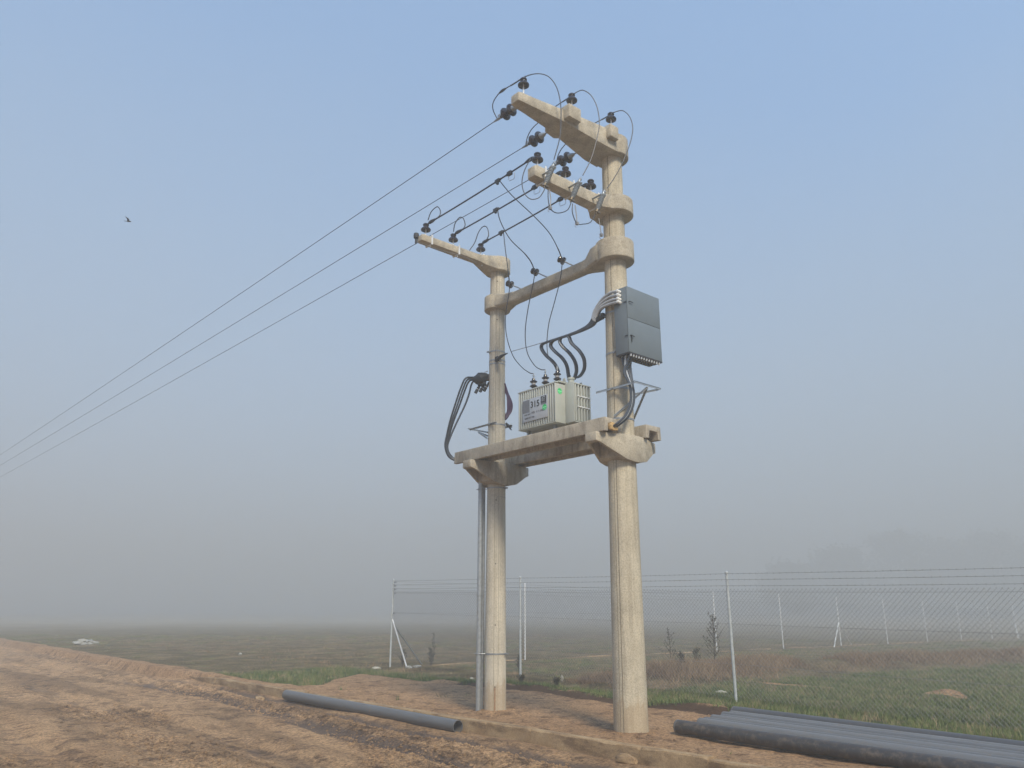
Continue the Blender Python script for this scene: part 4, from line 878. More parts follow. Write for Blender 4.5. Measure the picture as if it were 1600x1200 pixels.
for nm, l in (('loop1', 'thin wire loop hanging from the outer busbar wire to the outer surge arrester'), ('loop2', 'thin wire loop hanging between the outer and middle surge arresters'), ('loop3', 'thin wire loop hanging between the middle surge arrester and the one at the pole')):
    wire('wire_loop', l, 'wire', W[nm], .008, 'aluminium_wire', 'wire loops under the arresters')
for nm, l in (('loop2b', 'short wire tail with clip under the outer surge arrester'), ('loop3b', 'short wire tail with clip under the middle surge arrester'), ('loop4', 'short wire tail with clip hanging in front of the thick pole')):
    mb = MB().tube(smooth_path(W[nm], 5), .008, 6); e = Vector(W[nm][-1]); mb.obox(e, (.02, 0, 0), (0, .022, 0), (0, 0, .022))
    mb.tube([e+Vector((0, .02, -.02)), e+Vector((0, .05, -.06)), e+Vector((0, .02, -.08))], .004, 5)
    single('wire_tail', l, 'wire', W[nm][0], mb, 'old_wire', 'wire tails under the arresters')
for yA, yB, zA, zB, l in ((1.725, 1.715, 8.585, 8.58, 'outermost insulated wire strung between the two crossarms'), (1.105, 1.09, 8.585, 8.58, 'middle insulated wire strung between the two crossarms'), (.44, .49, 8.605, 8.585, 'insulated wire strung between the two crossarms, nearest the poles')):
    a, b = Vector((2.93, yA, zA-.015)), Vector((.08, yB, zB)); pts = [a.lerp(b, q/12)+Vector((0, 0, -.018*4*(q/12)*(1-q/12))) for q in range(13)]
    mb = MB().tube(pts, .0135, 8)
    for e, o_ in ((a, b), (b, a)):
        d = (o_-e).normalized(); mb.lathe([(.014, -.02), (.030, .02), (.032, .09), (.022, .16), (.014, .2)], e, d, 10)
    single('busbar_wire', l, 'wire', tuple(a), mb, 'dark_wire', 'insulated wires between the crossarms')
for (x, y, z), l in (((.96, 1.72, 8.56), 'black tap clamp on the outermost wire at the top of its drop wire'), ((1.75, 1.10, 8.575), 'black tap clamp on the middle wire at the top of its drop wire'), ((2.37, .45, 8.59), 'black tap clamp on the innermost wire at the top of its drop wire')):
    single('tap_clamp', l, 'clamp', (x, y, z), MB().obox((x, y, z), (.055, 0, 0), (0, .022, 0), (0, 0, .03)).obox((x, y, z-.045), (.02, 0, 0), (0, .018, 0), (0, 0, .022)).obox((x-.06, y, z), (.03, 0, 0), (0, .014, 0), (0, 0, .018)), 'dark_wire', 'tap clamps on the insulated wires', bevel=.006)
for (x, y, z), l in (((.65, 1.72, 8.56), 'black clamp with hanging wire stirrup on the outermost wire'), ((.71, 1.10, 8.575), 'black clamp with hanging wire stirrup on the middle wire'), ((.72, .48, 8.585), 'black clamp with hanging wire stirrup on the innermost wire')):
    T = Thing('stirrup_clamp', l, 'clamp', (x, y, z), 'stirrup clamps on the insulated wires')
    T.part('clamp_body', MB().obox((x, y, z), (.05, 0, 0), (0, .026, 0), (0, 0, .034)).obox((x+.06, y, z), (.03, 0, 0), (0, .014, 0), (0, 0, .018)), 'dark_wire', bevel=.006)
    T.part('stirrup', MB().tube([(x+.03, y, z-.02), (x+.02, y, z-.115), (x+.0, y, z-.14), (x-.10, y-.0, z-.15), (x-.125, y, z-.13), (x-.12, y, z-.05)], .0045, 6), 'old_wire')
for nm, l in (('tail1', 'wire tail bent in a loop over the outermost insulator of the slim pole'), ('tail2', 'wire tail bent in a loop over the middle insulator of the slim pole'), ('tail3', 'wire tail bent in a loop over the inner insulator of the slim pole')):
    wire('wire_tail', l, 'wire', W[nm], .0095, 'dark_wire', 'looped wire tails on the slim pole')
for nm, l in (('drop1', 'drop wire from the outermost wire over the tie beam to the right bushing'), ('drop2', 'drop wire from the middle wire over the tie beam to the middle bushing'), ('drop3', 'drop wire from the inner wire over the tie beam to the left bushing')):
    pts = list(W[nm]); x = {'drop1': 1.09, 'drop2': 1.38, 'drop3': 1.68}[nm]; pts[-1] = (x, .27, 5.645)
    P_ = smooth_path(pts, 6); mb = MB().tube(P_, .0085, 6); i0 = {'drop1': 24, 'drop2': 18, 'drop3': 12}[nm]
    mb.tube(P_[i0:i0+10], .0115, 6)
    single('drop_wire', l, 'wire', pts[0], mb, 'aluminium_wire', 'drop wires to the transformer')
wire('earth_wire', 'thin wire slung under the slim pole crossarm', 'wire', W['armwire'], .005, 'old_wire')
# low voltage cables from the transformer to the cabinet
names = ('leftmost', 'second from the left', 'third from the left', 'rightmost')
for i, (a, b) in enumerate((('lv1', 'lvA'), ('lv2', 'lvB'), ('lv3', 'lvC'), ('lv4', 'lvD'))):
    pa, pb = W[a], W[b]
    if i < 3: path = list(pa)+list(pb)[1:]
    else: path = list(pa)[:-1]+list(pb)[0:]
    T = Thing('power_cable', f'grey power cable from cabinet to transformer, its drop {names[i]} of the four', 'cable', path[0], 'low voltage power cables')
    pth = smooth_path(path, 6)
    T.part('sheath', MB().tube(pth, .0205, 10).tube([p+Vector((.0, -.035, .012)) for p in pth[6:]], .0205, 10), 'cable_grey')
    T.part('light_sleeve', MB().tube(smooth_path(pa[:5], 6), .0235, 10), 'cable_light')
wire('messenger_wire', 'thin steel messenger wire carrying the power cables from pole to pole', 'wire', W['messenger'], .006, 'old_wire')
single('dead_end_clamp', 'dark wire grip anchoring the messenger wire on the slim pole', 'clamp', (2.84, .16, 6.22), MB().tube([(2.89, .10, 6.24), (2.80, .14, 6.23), (2.62, .19, 6.235), (2.45, .21, 6.233)], [.02, .034, .026, .010], 8).obox((2.86, .12, 6.24), (.04, 0, 0), (0, .02, 0), (0, 0, .045)), 'rubber_dark', 'wire grips')
single('dead_end_clamp', 'dark wire grip anchoring the messenger wire on the thick pole', 'clamp', (.12, .16, 6.24), MB().tube([(.10, .19, 6.27), (.16, .20, 6.245), (.26, .20, 6.215), (.36, .2, 6.19)], [.05, .036, .022, .012], 8).obox((.10, .18, 6.29), (.03, 0, 0), (0, .03, 0), (0, 0, .04)), 'rubber_dark', 'wire grips')
# feeder cables from under the cabinet into the platform beam
gx = [(-.415, .155), (-.415, .092), (-.33, .155), (-.33, .092), (-.245, .155), (-.245, .092), (-.33, .029)]
for i in range(7):
    pts = list(W[f'feed{i}']); x, y = gx[i]
    pts = [(x, y, 5.49), (x*.5+pts[0][0]*.5-.0, y*.75+pts[1][1]*.25, 5.36)]+pts[1:-1]+[(-.22, pts[-1][1]-.07, 4.315)]
    pts[-2] = (-.33, .455-.012*i, 4.35)
    wire('feeder_cable', 'one of the seven feeder cables bundled from the cabinet base into the platform beam', 'cable', pts, .0175, ('cable_grey', 'cable_black', 'cable_light', 'cable_black', 'cable_grey', 'cable_black', 'cable_grey')[i], 'feeder cables under the cabinet', 8, 5)
# medium voltage cables at the far pole: joint, terminations and the drop into the beam
for i in range(4):
    pts = [Vector(q) for q in W[f'hv{i}']]; sp = (.0, .045, .085, .30)[i]
    for j_, amt in ((2, .55), (3, 1.), (4, .95), (5, .6), (6, .25), (7, .06)):
        pts[j_] -= Vector((-.035*sp*2, .40*sp*amt, .12*sp*amt))
    for j_ in range(2, 10): pts[j_] += Vector((.018, -.02, 0))*(i-1.5)
    pts[0] = Vector((3.2, .23-.03*i, 5.945)); pts[-1] = Vector((3.44, .445-.008*i, 4.30+.008*i)); pts = [tuple(q) for q in pts]
    wire('outgoing_cable', 'one of the four black cables arching from the slim pole down to the platform end', 'cable', pts, .0175, 'cable_grey' if i % 2 else 'cable_black', 'outgoing cables at the slim pole', 10, 6)
T = Thing('cable_joint', 'black bundled cable joint strapped to the slim pole above the steel bracket', 'cable joint', (3.2, .1, 5.85))
T.part('joint_body', MB().tube([(3.29, .37, 5.89), (3.25, .31, 5.88), (3.21, .25, 5.90), (3.17, .19, 5.93), (3.13, .12, 5.97)], [.035, .09, .125, .105, .05], 12).obox((3.20, .21, 5.83), (.05, .05, -.01), (.04, -.05, 0), (0, 0, .055)), 'rubber_dark', bevel=0)
T.part('mounting_block', MB().obox((3.12, .12, 5.93), (.035, .03, 0), (.03, -.03, 0), (0, 0, .06)), 'heat_shrink', bevel=.008)
T.part('tie_rod', MB().tube([(3.24, .24, 5.98), (3.12, .13, 6.06)], .008, 6), 'old_wire')
for i, (x, y, z) in enumerate(((3.25, .245, 5.74), (3.21, .165, 5.77), (3.17, .10, 5.79))):
    d = Vector((.03, .045, -.10)).normalized()
    c = Vector((x, y, z)); T.part('spare_outlet', MB().lathe([(.018, -.07), (.02, -.02), (.029, 0), (.029, .03), (.022, .036), (.022, .05), (.030, .056), (.030, .13)], c, d, 10), 'rubber_dark')
    T.part('white_ring', MB().lathe([(.0235, .034), (.0245, .038), (.0245, .048), (.0235, .052)], c, d, 10, cap=False), 'porcelain_light')
mb = MB(); base = [Vector(p) for p in W['coil']]
for i in range(5):
    o_ = -.05+.022*i; mb.tube(smooth_path([base[0]+Vector((0, .02, -.02*i)), base[1]+Vector((-.02, .03+o_*.7, 0)), base[2]+Vector((-.03, .05+o_*1.3, 0)), base[3]+Vector((-.02, .04+o_, 0)), base[4]+Vector((0, .03, .02*i))], 5), .013, 7)
mb.tube(smooth_path([(2.86, -.07, 5.80), (2.86, -.13, 5.66), (2.85, -.185, 5.50), (2.85, -.225, 5.38), (2.86, -.20, 5.24), (2.87, -.13, 5.12), (2.9, -.09, 5.09)], 6), .016, 8)
single('cable_coil', 'hank of purple cable hung on the far side of the slim pole', 'cable', (2.88, -.12, 5.1), mb, 'purple_cable')
single('cable_end', 'short black cable ends sticking out of the slim pole below the purple hank', 'cable end', (2.87, -.12, 5.0), MB().tube([(2.88, -.12, 5.03), (2.85, -.16, 4.98), (2.83, -.22, 4.90)], [.02, .028, .008], 7).tube([(2.88, -.13, 4.99), (2.85, -.2, 4.96), (2.84, -.24, 4.965)], .009, 6), 'rubber_dark')
# steel conduits up the far pole
for (x, y), r, l, m_ in (((3.165, .235), .044, 'thick galvanised steel conduit running up beside the slim pole', 'galvanised'), ((3.205, .125), .026, 'thin steel conduit squeezed between the thick conduit and the slim pole', 'galvanised_dull')):
    T = Thing('conduit', l, 'conduit', (x, y, 0), 'conduits on the slim pole')
    tp = 3.91 if r > .03 else 3.95
    T.part('pipe', MB().cyl((x, y, -.1), (x, y, tp), r, n=18), m_)
    if r > .03:
        for z in (3.78, .945):
            T.part('pipe_clip', MB().lathe([(r, -.018), (r+.006, -.018), (r+.006, .018), (r, .018)], (x, y, z), n=18, cap=False).tube([(x+.06, y+.05, z), (x, y+.055, z), (x-.06, y+.01, z), (x-.10, y-.06, z)], .008, 6), 'galvanised_dull')
        T.part('coupling', MB().lathe([(r, 0), (r+.005, .005), (r+.005, .075), (r, .08)], (x, y, 1.9), n=18, cap=False), m_)
# ------------------------------------------------------------------ chain link fences
def fence(label, fpos, u0, u1, posts, ztop, zbase, pitch, wr, pr, side, braces, mat='post_zinc'):
    """fpos(u) -> (x, y) along the fence; ztop(u) post tops; zbase(u) ground"""
    T = Thing('chain_link_fence', label, 'fence', (*fpos(posts[0]), zbase(posts[0])))
    P3 = lambda u, z, o=0.: Vector((*fpos(u), z))+Vector(side)*o
    for u in posts:
        p = T.part('post', MB().cyl(P3(u, zbase(u)-.2), P3(u, ztop(u)), pr, n=12), mat)
        T.part('post_cap', MB().lathe([(pr+.004, -.03), (pr+.004, .004), (pr*.6, .016)], P3(u, ztop(u)), n=12), mat, under=p)
    mb = MB(); H = 2.03; du = Vector((fpos(u1)[0]-fpos(u0)[0], fpos(u1)[1]-fpos(u0)[1], 0)).normalized()
    def seg(ua, za, ub, zb, o):
        a = P3(ua, za+ztop(ua)-2.42, o); b = P3(ub, zb+ztop(ub)-2.42, o)
        d = (b-a).normalized(); s = d.cross(Vector(side)).normalized()*wr; w = Vector(side).normalized()*wr
        mb.add([a+s, a-s*.5+w*.86, a-s*.5-w*.86, b+s, b-s*.5+w*.86, b-s*.5-w*.86], [(0, 1, 4, 3), (1, 2, 5, 4), (2, 0, 3, 5)])
    lo, hi = min(u0, u1), max(u0, u1); z0 = .06; n = int((hi-lo+H)/pitch)
    for i in range(n):
        ua = lo-H+i*pitch; ub = ua+H; za, zb = z0, z0+H
        if ua < lo: za += lo-ua; ua = lo
        if ub > hi: zb -= ub-hi; ub = hi
        if ub-ua < .05: continue
        seg(ua, za, ub, zb, .002); seg(lo+hi-ua, za, lo+hi-ub, zb, -.002)
    T.part('wire_mesh', mb, 'old_wire', smooth=False)
    def run(name, zoff, r, barbs=False, o=.0):
        us = sorted(posts); pts = []
        for a, b in zip(us, us[1:]):
            for q in range(8): 
                f = q/8; u = a+(b-a)*f; pts.append(P3(u, ztop(u)-zoff-.012*4*f*(1-f), o))
        pts.append(P3(us[-1], ztop(us[-1])-zoff, o))
        m_ = MB().tube(pts, r, 5)
        if barbs:
            u = us[0]
            while u < us[-1]:
                c = P3(u, ztop(u)-zoff-.008, o); a = random.random()*3
                for k in (0, 1.6): m_.obox(c+du*k*.006, Vector((0, 0, cos(a+k)))*.018+Vector(side)*sin(a+k)*.018, Vector(side)*.0016, du*.0016)
                u += .13
        T.part(name, m_, 'old_wire')
    for z in (.035, .15, .27): run('barbed_wire', z, .0034, True, pr)
    for z in (.385, 1.0, 1.75): run('tension_wire', z, .0028, False, .006)
    for (u, zt, foot) in braces:
        f = Vector(foot)
        T.part('brace', MB().cyl(P3(u, zt), f, .024, n=10), 'white_metal')
    return T
zn = lambda u: 2.40+.0135*(u-1.4)
NF = fence('chain link fence with three barbed wires running behind the two concrete poles', lambda u: (u, -4.73), 13.73, -4.86, [13.73, 7.66, 1.40, -4.86], zn, lambda u: -.05, .085, .0025, .030, (0, 1, 0),
           [(13.70, 1.35, (12.95, -4.85, -.08))])
for z in (.08, .19, .30, .42, 1.02):
    u = 13.60; 
    NF.part('wire_strainer', MB().obox((u, -4.715, zn(u)-z), (.045, 0, 0), (0, .018, 0), (0, 0, .022)), 'galvanised_dull')
zf = lambda u: 2.55-.0118*max(0, -u-10)
FP = [-4.73, -10.31, -16.1, -21.92, -27.55, -33.46, -39.15, -44.82, -50.44, -56.26, -61.64]
FP = FP[1:]
fence('farther chain link fence receding into the fog beyond the field, with thin pale posts', lambda u: (13.68, u), -10.31, -61.64, FP, zf, lambda u: -.06-.0095*max(0, -u-10), .11, .0022, .026, (-1, 0, 0),
      [(-33.46, .95, (13.3, -31.9, -.30)), (-33.46, .95, (13.9, -35.1, -.32)), (-61.64, .6, (13.2, -60.4, -.55)), (-61.64, .6, (14.0, -63.0, -.58))], 'white_metal')
# the bay between the corner post and the far run: mesh, wires, second corner brace
T = Thing('fence_bay', 'chain link bay turning the corner from the leftmost fence post, its grey brace leaning right', 'fence', (13.73, -7.5, -.06))
mb = MB(); a0 = -4.76; a1 = -10.28
i = 0
while i*.11 < (a0-a1)+2.03:
    ua = a1-2.03+i*.11; ub = ua+2.03; za, zb = .06, 2.09
    if ua < a1: za += a1-ua; ua = a1
    if ub > a0: zb -= ub-a0; ub = a0
    if ub-ua > .05:
        for p, q in (((ua, za), (ub, zb)), ((a0+a1-ua, za), (a0+a1-ub, zb))):
            mb.tube([(13.69, p[0], p[1]+.13), (13.69, q[0], q[1]+.13)], .0019, 3, cap=False)
    i += 1
T.part('wire_mesh', mb, 'old_wire', smooth=False)
for z in (2.51, 2.40, 2.28, 2.16, 1.55): T.part('tension_wire', MB().tube([(13.69, a0, z), (13.69, (a0+a1)/2, z-.02), (13.69, a1, z)], .003, 5), 'old_wire')
T.part('brace', MB().cyl((13.73, -4.80, 1.2), (14.2, -6.25, -.08), .025, n=10), 'galvanised')
# concrete strip under the far fence
mb = MB(); y = -5.0
while y > -75:
    L = random.uniform(1.2, 2.4); z = -.045-.0095*max(0, -y-10)+.05*fbm(13.6, y, .35, 3)
    if random.random() < .86: mb.box((13.60, y, z-.3), (13.76, y-L+.02, z+random.uniform(-.02, .03)))
    y -= L
o = link_mesh('fence_footing', mb, 'kerb_concrete', bevel=.01); o['kind'] = 'structure'

# ------------------------------------------------------------------ plastic pipes
def pvc_pipe(label, a, b, R, mat, group=None, ring=True):
    a, b = Vector(a), Vector(b); T = Thing('plastic_pipe', label, 'pipe', (a+b)/2-Vector((0, 0, R)), group)
    n = 14; t = .0085
    T.part('tube', MB().pipe(a, b, R, t, 32), mat)
    if ring: # chamfered spigot end
        d = (a-b).normalized()
        T.part('end_rim', MB().lathe([(R+.0006, -.03), (R+.0006, -.004), (R-.004, .0005), (R-t-.0006, .0005), (R-t-.0006, -.03)], a, d, 32, cap=False), 'pvc_grey')
    return T
def rz(x, y): return road_z(x, y)
R = .096
pvc_pipe('single grey plastic pipe lying on the dirt road against the kerb', (2.50, 1.165, -.175+R+.012), (8.5, 1.16, -.185+R+.03), R, 'pvc_grey')
PL = [(-.46, -.46, .092, 'pvc_dirty', 0, -.23, 'dirty blackened plastic pipe at the front of the pile beside the thick pole'),
      (-.66, -.72, .094, 'pvc_pile_pale', .018, -.46, 'clean wide grey plastic pipe right behind the blackened one in the pile'),
      (-.57, -.97, .090, 'pvc_pile', .008, -.70, 'third plastic pipe of the pile counted from the road'),
      (-.52, -1.23, .090, 'pvc_pile_pale', .014, -.92, 'fourth plastic pipe of the pile counted from the road'),
      (-.53, -1.45, .090, 'pvc_pile', .004, -1.13, 'fifth plastic pipe of the pile, in its middle'),
      (-.41, -1.66, .090, 'pvc_pile', .012, -1.33, 'third plastic pipe of the pile counted from the grass'),
      (-.40, -1.88, .090, 'pvc_pile_pale', .006, -1.53, 'second plastic pipe of the pile counted from the grass'),
      (-.25, -2.18, .096, 'pvc_pile_dark', .022, -1.74, 'rearmost dark bluish plastic pipe of the pile, lying against the grass')]
for i, (x, y, r, m_, dz, y2, l) in enumerate(PL):
    z = .004+dz
    pvc_pipe(l, (x, y, z+r), (x-6.1, y2, z*.6+r), r, m_, 'plastic pipes stacked on the verge')

# ------------------------------------------------------------------ shrubs, weeds, stones, litter
def shrub(name, label, cat, c, h, w, nb, ns, leaf, group=None, droop=.2):
    c = Vector(c); T = Thing(name, label, cat, c, group); st = MB(); lv = []
    top = c+Vector((random.uniform(-.03, .03), random.uniform(-.03, .03), h)); sp = [c-Vector((0, 0, .05)), c.lerp(top, .5)+Vector((random.uniform(-.04, .04), random.uniform(-.04, .04), 0)), top]
    st.tube(smooth_path(sp, 5), [.012]*6+[.009]*3+[.005]*2, 5)
    for i in range(nb):
        f = .08+.9*(i/nb)**.9; b0 = c.lerp(top, f); a = i*2.4+random.uniform(-.4, .4)
        ln = w*(1-f*.75)*random.uniform(.35, 1.25); d = Vector((cos(a), sin(a), .9+random.uniform(-.3, .6)+droop*random.random())).normalized()
        b1 = b0+d*ln; st.tube([b0, b0.lerp(b1, .5)+Vector((0, 0, -.02)), b1], [.006, .005, .003], 4)
        for k in range(ns):
            g = random.uniform(.25, 1.05); q = b0.lerp(b1, g); e = Vector((random.gauss(0, 1), random.gauss(0, 1), random.gauss(.7, .6))).normalized()
            l = leaf*random.uniform(.5, 1.3); s = e.orthogonal().normalized()*l*.16; lv.append((q-s, q+s, q+e*l))
    T.part('stem', st, 'twig')
    me = bpy.data.meshes.new('foliage'); V = [tuple(v-c) for t in lv for v in t]
    me.from_pydata(V, [], [(3*i, 3*i+1, 3*i+2) for i in range(len(lv))]); me.materials.append(MATS['weed_leaves'])
    at = me.attributes.new('tone', 'FLOAT', 'POINT'); at.data.foreach_set('value', np.repeat(np.clip(rng.normal(.5, .22, len(lv)), 0, 1), 3).astype(np.float32))
    o = bpy.data.objects.new('foliage', me); COL.objects.link(o); o.parent = T.o
gzc = lambda x, y: (x, y, ground_z(x, y))
shrub('shrub', 'sparse dark shrub behind the fence just right of the thick pole', 'shrub', gzc(5.75, -8.35), 1.0, .55, 15, 9, .06, 'dry shrubs on the bank')
shrub('shrub', 'taller bushy dark shrub behind the fence, left of its nearest tall post', 'shrub', gzc(5.35, -9.75), 1.28, .62, 36, 12, .06, 'dry shrubs on the bank')
shrub('weed', 'thin tall dry weed stalk standing right of the leaning corner braces', 'weed', gzc(13.95, -6.5), 1.0, .30, 12, 8, .07, 'tall dry weeds')
for x, y, h, w, l in ((13.45, -5.0, .45, .3, 'low dark weed clump at the foot of the leftmost fence post'), (13.2, -5.9, .5, .28, 'low weed between the two leaning braces'), (6.9, -8.2, .4, .34, 'low dark bush in the dead grass right beside the thick pole'),
                      (5.3, -8.9, .42, .36, 'low dark bush between the two dry shrubs'), (5.1, -8.0, .36, .4, 'low reddish weed in front of the sparse dry shrub'), (10.5, -7.2, .4, .25, 'small dark weed in the field right of the slim pole'),
                      (6.2, -3.45, .15, .22, 'green weed tuft on the turf edge left of the thick pole'), (5.2, -3.6, .14, .22, 'green weed tuft on the turf edge next to the thick pole')):
    shrub('weed', l, 'weed', gzc(x, y), h, w, 16, 14, .07, 'low weeds near the fence', .6)
def stone(name, label, cat, c, r, mat, fl=.35, group=None):
    bm = bmesh.new(); bmesh.ops.create_icosphere(bm, subdivisions=3, radius=1); k = random.random()*50
    for v in bm.verts:
        f = 1+fl*noise.noise(v.co*1.3+Vector((k, 0, 0)))+(.12 if fl < .4 else .4)*noise.noise(v.co*4+Vector((0, k, 0)))
        v.co = Vector((v.co.x*r[0]*f, v.co.y*r[1]*f, v.co.z*r[2]*f))
    mb = MB(); mb.add([Vector(c)+v.co for v in bm.verts], [tuple(v.index for v in f.verts) for f in bm.faces]); bm.free()
    return single(name, label, cat, c, mb, mat, group)
x, y = 36.5, -1.45; stone('rubble_heap', 'low whitish heap of rubble at the far edge of the dirt road', 'rubble heap', (x, y, ground_z(x, y)+.02), (.34, .46, .17), 'stone_white', .7)
x, y = 2.62, -6.0; stone('stone', 'flat pale stone in the grass left of the tall fence post', 'stone', (x, y, ground_z(x, y)+.01), (.10, .16, .045), 'litter')
x, y = 6.75, -5.3; stone('litter_scrap', 'white litter scrap in the weeds between the poles by the turf edge', 'litter', (x, y, ground_z(x, y)+.09), (.035, .04, .075), 'litter')
x, y = 8.6, -3.9; stone('litter_scrap', 'small white scrap on the soil left of the slim pole', 'litter', (x, y, ground_z(x, y)+.03), (.05, .06, .05), 'litter')
x, y = 12.86, -4.85; stone('stone', 'pale footing lump at the foot of the white corner brace', 'stone', (x, y, ground_z(x, y)+.02), (.12, .10, .05), 'stone_white')
x, y = 12.95, -5.2; stone('stone', 'small pale stone right of the white corner brace foot', 'stone', (x, y, ground_z(x, y)+.03), (.09, .14, .04), 'stone_white')
x, y = 22.75, -3.7; stone('stone', 'small pale stone far out in the field above the left end of the single pipe', 'stone', (x, y, ground_z(x, y)+.04), (.05, .06, .05), 'stone_white')
x, y = 13.5, -4.1; stone('litter_scrap', 'grey scrap in the grass left of the corner fence post', 'litter', (x, y, ground_z(x, y)+.03), (.12, .12, .04), 'litter')
x, y = 9.6, 1.25; stone('stone', 'crumbling lump of earth against the kerb past the single pipe', 'stone', (x, y, road_z(x, y)+.02), (.16, .10, .06), 'kerb_concrete')
x, y = -.85, 1.12; stone('stone', 'muddy clod stuck on the kerb in front of the thick pole', 'stone', (x, y, -.10), (.16, .07, .07), 'kerb_concrete')

# ------------------------------------------------------------------ bird
bx = Vector((8.99, 5.43, 9.75)); fw = Vector((.657, .754, .10)).normalized()*-1; rt = Vector((.754, -.657, 0)).normalized(); up = Vector((0, 0, 1))
T = Thing('bird', 'small dark bird flying alone in the open sky left of the poles', 'bird', bx)
prof = [(-.075, .004), (-.06, .009), (-.03, .017), (0, .021), (.03, .019), (.045, .013), (.053, .0155), (.062, .014), (.07, .007), (.078, .002)]
rings = [[bx+fw*a+(rt*cos(2*pi*i/12)+up*sin(2*pi*i/12)*.92)*r for i in range(12)] for a, r in prof]
T.part('body', MB().loft(rings), 'feather')
for s in (-1, 1):
    el = bx+rt*s*.065+fw*.025+up*.050; tip = bx+rt*s*.13-fw*.055+up*.085; r0 = bx+rt*s*.012
    top = [r0+fw*.03+up*.01, el+fw*.012, tip, el-fw*.045-up*.004, r0-fw*.03+up*.008]
    T.part('wing', MB().prism(top, [p-up*.003 for p in top]), 'feather')
tl = [bx-fw*.06+rt*.006, bx-fw*.06-rt*.006, bx-fw*.125-rt*.022, bx-fw*.115, bx-fw*.125+rt*.022]
T.part('tail', MB().prism(tl, [p-up*.003 for p in tl]), 'feather')

for ch in T.o.children: ch.scale = (.78, .78, .78)

# ------------------------------------------------------------------ trees lost in the fog
def tree(label, c, h, w):
    c = Vector(c); T = Thing('tree', label, 'tree', c, 'trees in the fog'); mb = MB(); lv = []
    mb.tube([c-Vector((0, 0, .4)), c+Vector((.1, 0, h*.3)), c+Vector((0, .1, h*.62)), c+Vector((.1, 0, h*.92))], [.5, .4, .25, .06], 8)
    for i in range(44):
        f = random.uniform(.08, .94); a = random.random()*2*pi; b0 = c+Vector((0, 0, h*f)); ln = w*random.uniform(.45, 1.05)*sqrt(max(.12, 1-(f-.42)**2*3.4))*.8
        b1 = b0+Vector((cos(a)*ln, sin(a)*ln, ln*random.uniform(.15, .7)))
        if b1.z > c.z+h: b1.z = c.z+h*random.uniform(.9, 1)
        mb.tube([b0, b0.lerp(b1, .5)+Vector((0, 0, .1)), b1], [.16, .1, .03], 5)
        for k in range(100):
            g = random.uniform(.3, 1.1); q = b0.lerp(b1, g)+Vector((random.gauss(0, 1.5), random.gauss(0, 1.5), random.gauss(0, 1.2)))
            e = Vector((random.gauss(0, 1), random.gauss(0, 1), random.gauss(0, 1))).normalized()*random.uniform(.5, 1.0); s = e.orthogonal().normalized()*e.length*.5
            lv.append((q-e, q+s, q+e, q-s))
    T.part('trunk', mb, 'bark')
    me = bpy.data.meshes.new('crown'); me.from_pydata([tuple(v-c) for t in lv for v in t], [], [tuple(4*i+j for j in range(4)) for i in range(len(lv))])
    at = me.attributes.new('tone', 'FLOAT', 'POINT'); at.data.foreach_set('value', np.repeat(rng.uniform(0, 1, len(lv)), 4).astype(np.float32))
    me.materials.append(MATS['tree_leaves']); o = bpy.data.objects.new('crown', me); COL.objects.link(o); o.parent = T.o
for px, d, h, w, l in ((1240, 262, 15., 11, 'leftmost dim tree silhouette in the fog, the lowest of the row'), (1325, 265, 21., 13, 'dim tree silhouette in the fog second from the left of the row'),
                      (1415, 268, 26.5, 15, 'tallest dim tree silhouette in the fog, right of the tall fence post'), (1485, 274, 25., 14, 'dim tree silhouette in the fog third from the right edge'),
                      (1555, 270, 26., 15, 'dim tree silhouette in the fog close to the right edge'), (1630, 272, 24., 15, 'rightmost dim tree silhouette in the fog, cut by the picture edge')):
    g = (px-800)/1250.; x = CAMX+d*(.7537-.6572*g); y = CAMY-d*(.6572+.7537*g)
    tree(l, (x, y, ground_z(x, y)), h, w)

# ------------------------------------------------------------------ fog, light, camera
HZ = MB().box((-425, -425, -6.), (425, 425, 31.))
me = bpy.data.meshes.new('haze'); me.from_pydata(HZ.v, [], HZ.f); me.update()
hz = bpy.data.objects.new('haze', me); COL.objects.link(hz); hz['kind'] = 'stuff'; hz['label'] = 'pale morning fog lying over the whole field'; hz['category'] = 'fog'
m = bpy.data.materials.new('haze_air'); m.use_nodes = True; nt = m.node_tree; nt.nodes.clear()
out = nt.nodes.new('ShaderNodeOutputMaterial'); pv = nt.nodes.new('ShaderNodeVolumePrincipled')
pv.inputs['Color'].default_value = (*FOGC, 1); pv.inputs['Density'].default_value = FOG; pv.inputs['Anisotropy'].default_value = .0
nt.links.new(pv.outputs[0], out.inputs['Volume']); me.materials.append(m)

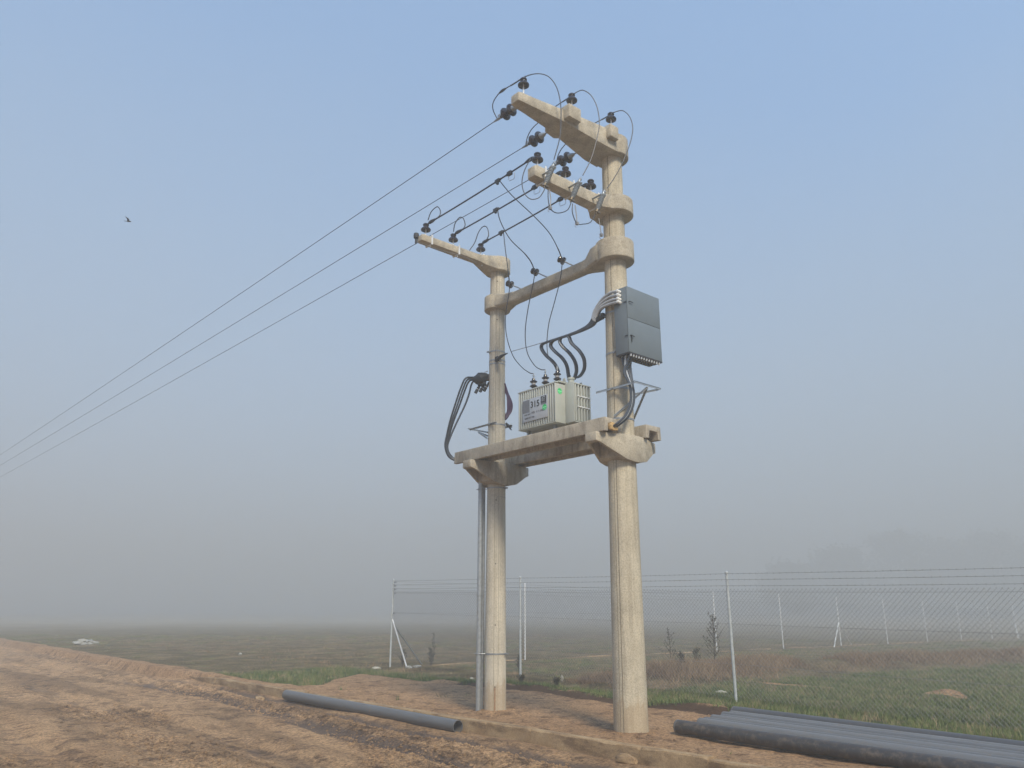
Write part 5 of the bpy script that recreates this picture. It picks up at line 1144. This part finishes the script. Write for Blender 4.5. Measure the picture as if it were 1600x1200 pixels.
w = bpy.data.worlds.new('World'); SC.world = w; w.use_nodes = True; nt = w.node_tree
bg = nt.nodes['Background']; sky = nt.nodes.new('ShaderNodeTexSky'); sky.sky_type = 'NISHITA'; sky.sun_disc = False
SUN_DIR = Vector((-.90, .38, 0)).normalized(); EL = radians(SUN_EL)
sky.sun_elevation = EL; sky.sun_rotation = atan2(SUN_DIR.x, SUN_DIR.y)
sky.air_density = AIR; sky.dust_density = DUST; sky.ozone_density = OZ
tc = nt.nodes.new('ShaderNodeTexCoord'); mp = nt.nodes.new('ShaderNodeMapping'); mp.inputs['Location'].default_value = (0, 0, SKY_LIFT)
nt.links.new(tc.outputs['Generated'], mp.inputs['Vector']); nrm = nt.nodes.new('ShaderNodeVectorMath'); nrm.operation = 'NORMALIZE'
nt.links.new(mp.outputs[0], nrm.inputs[0]); nt.links.new(nrm.outputs[0], sky.inputs['Vector'])
sx = nt.nodes.new('ShaderNodeSeparateXYZ'); nt.links.new(tc.outputs['Generated'], sx.inputs[0])
vz = math_n(nt, 'ADD', sx.outputs[2], math_n(nt, 'MULTIPLY', math_n(nt, 'SUBTRACT', noise_n(nt, tc.outputs['Generated'], 1.6, 3, .5), .5), .34))
veil = ramp(nt, vz, [(.0, .8), (.28, .52), (.62, .10), (.9, 0.)])   # thin high veil, thicker towards the horizon
nt.links.new(mix(nt, veil, mix(nt, 1., sky.outputs[0], (.97, 1.065, 1.02), 'MULTIPLY'), (1.46, 1.71, 1.88)), bg.inputs[0]); bg.inputs[1].default_value = SKY_STR
ld = bpy.data.lights.new('sun', 'SUN'); ld.energy = SUN_STR; ld.angle = radians(14); ld.color = SUNC
lo = bpy.data.objects.new('sun', ld); COL.objects.link(lo)
sd = Vector((SUN_DIR.x*cos(EL), SUN_DIR.y*cos(EL), sin(EL))); lo.rotation_euler = (-sd).to_track_quat('-Z', 'Y').to_euler(); lo.location = (-20, 0, 30)

cd = bpy.data.cameras.new('camera'); cd.sensor_width = 36; cd.lens = 27.0; cd.clip_start = .05; cd.clip_end = 2000
co = bpy.data.objects.new('camera', cd); COL.objects.link(co); co.location = (CAMX, CAMY, 1.7)
co.rotation_euler = (radians(90)+math.atan(350/1200), 0, atan2(-.7537, -.6572)); SC.camera = co
SC.view_settings.view_transform = 'Standard'; SC.view_settings.look = 'None'; SC.view_settings.gamma = 1; SC.view_settings.exposure = EXPO
SC.render.engine = 'CYCLES'; cy = SC.cycles
cy.max_bounces = 6; cy.diffuse_bounces = 3; cy.glossy_bounces = 3; cy.transparent_max_bounces = 8; cy.volume_bounces = 3
cy.use_denoising = True; cy.sample_clamp_indirect = 6
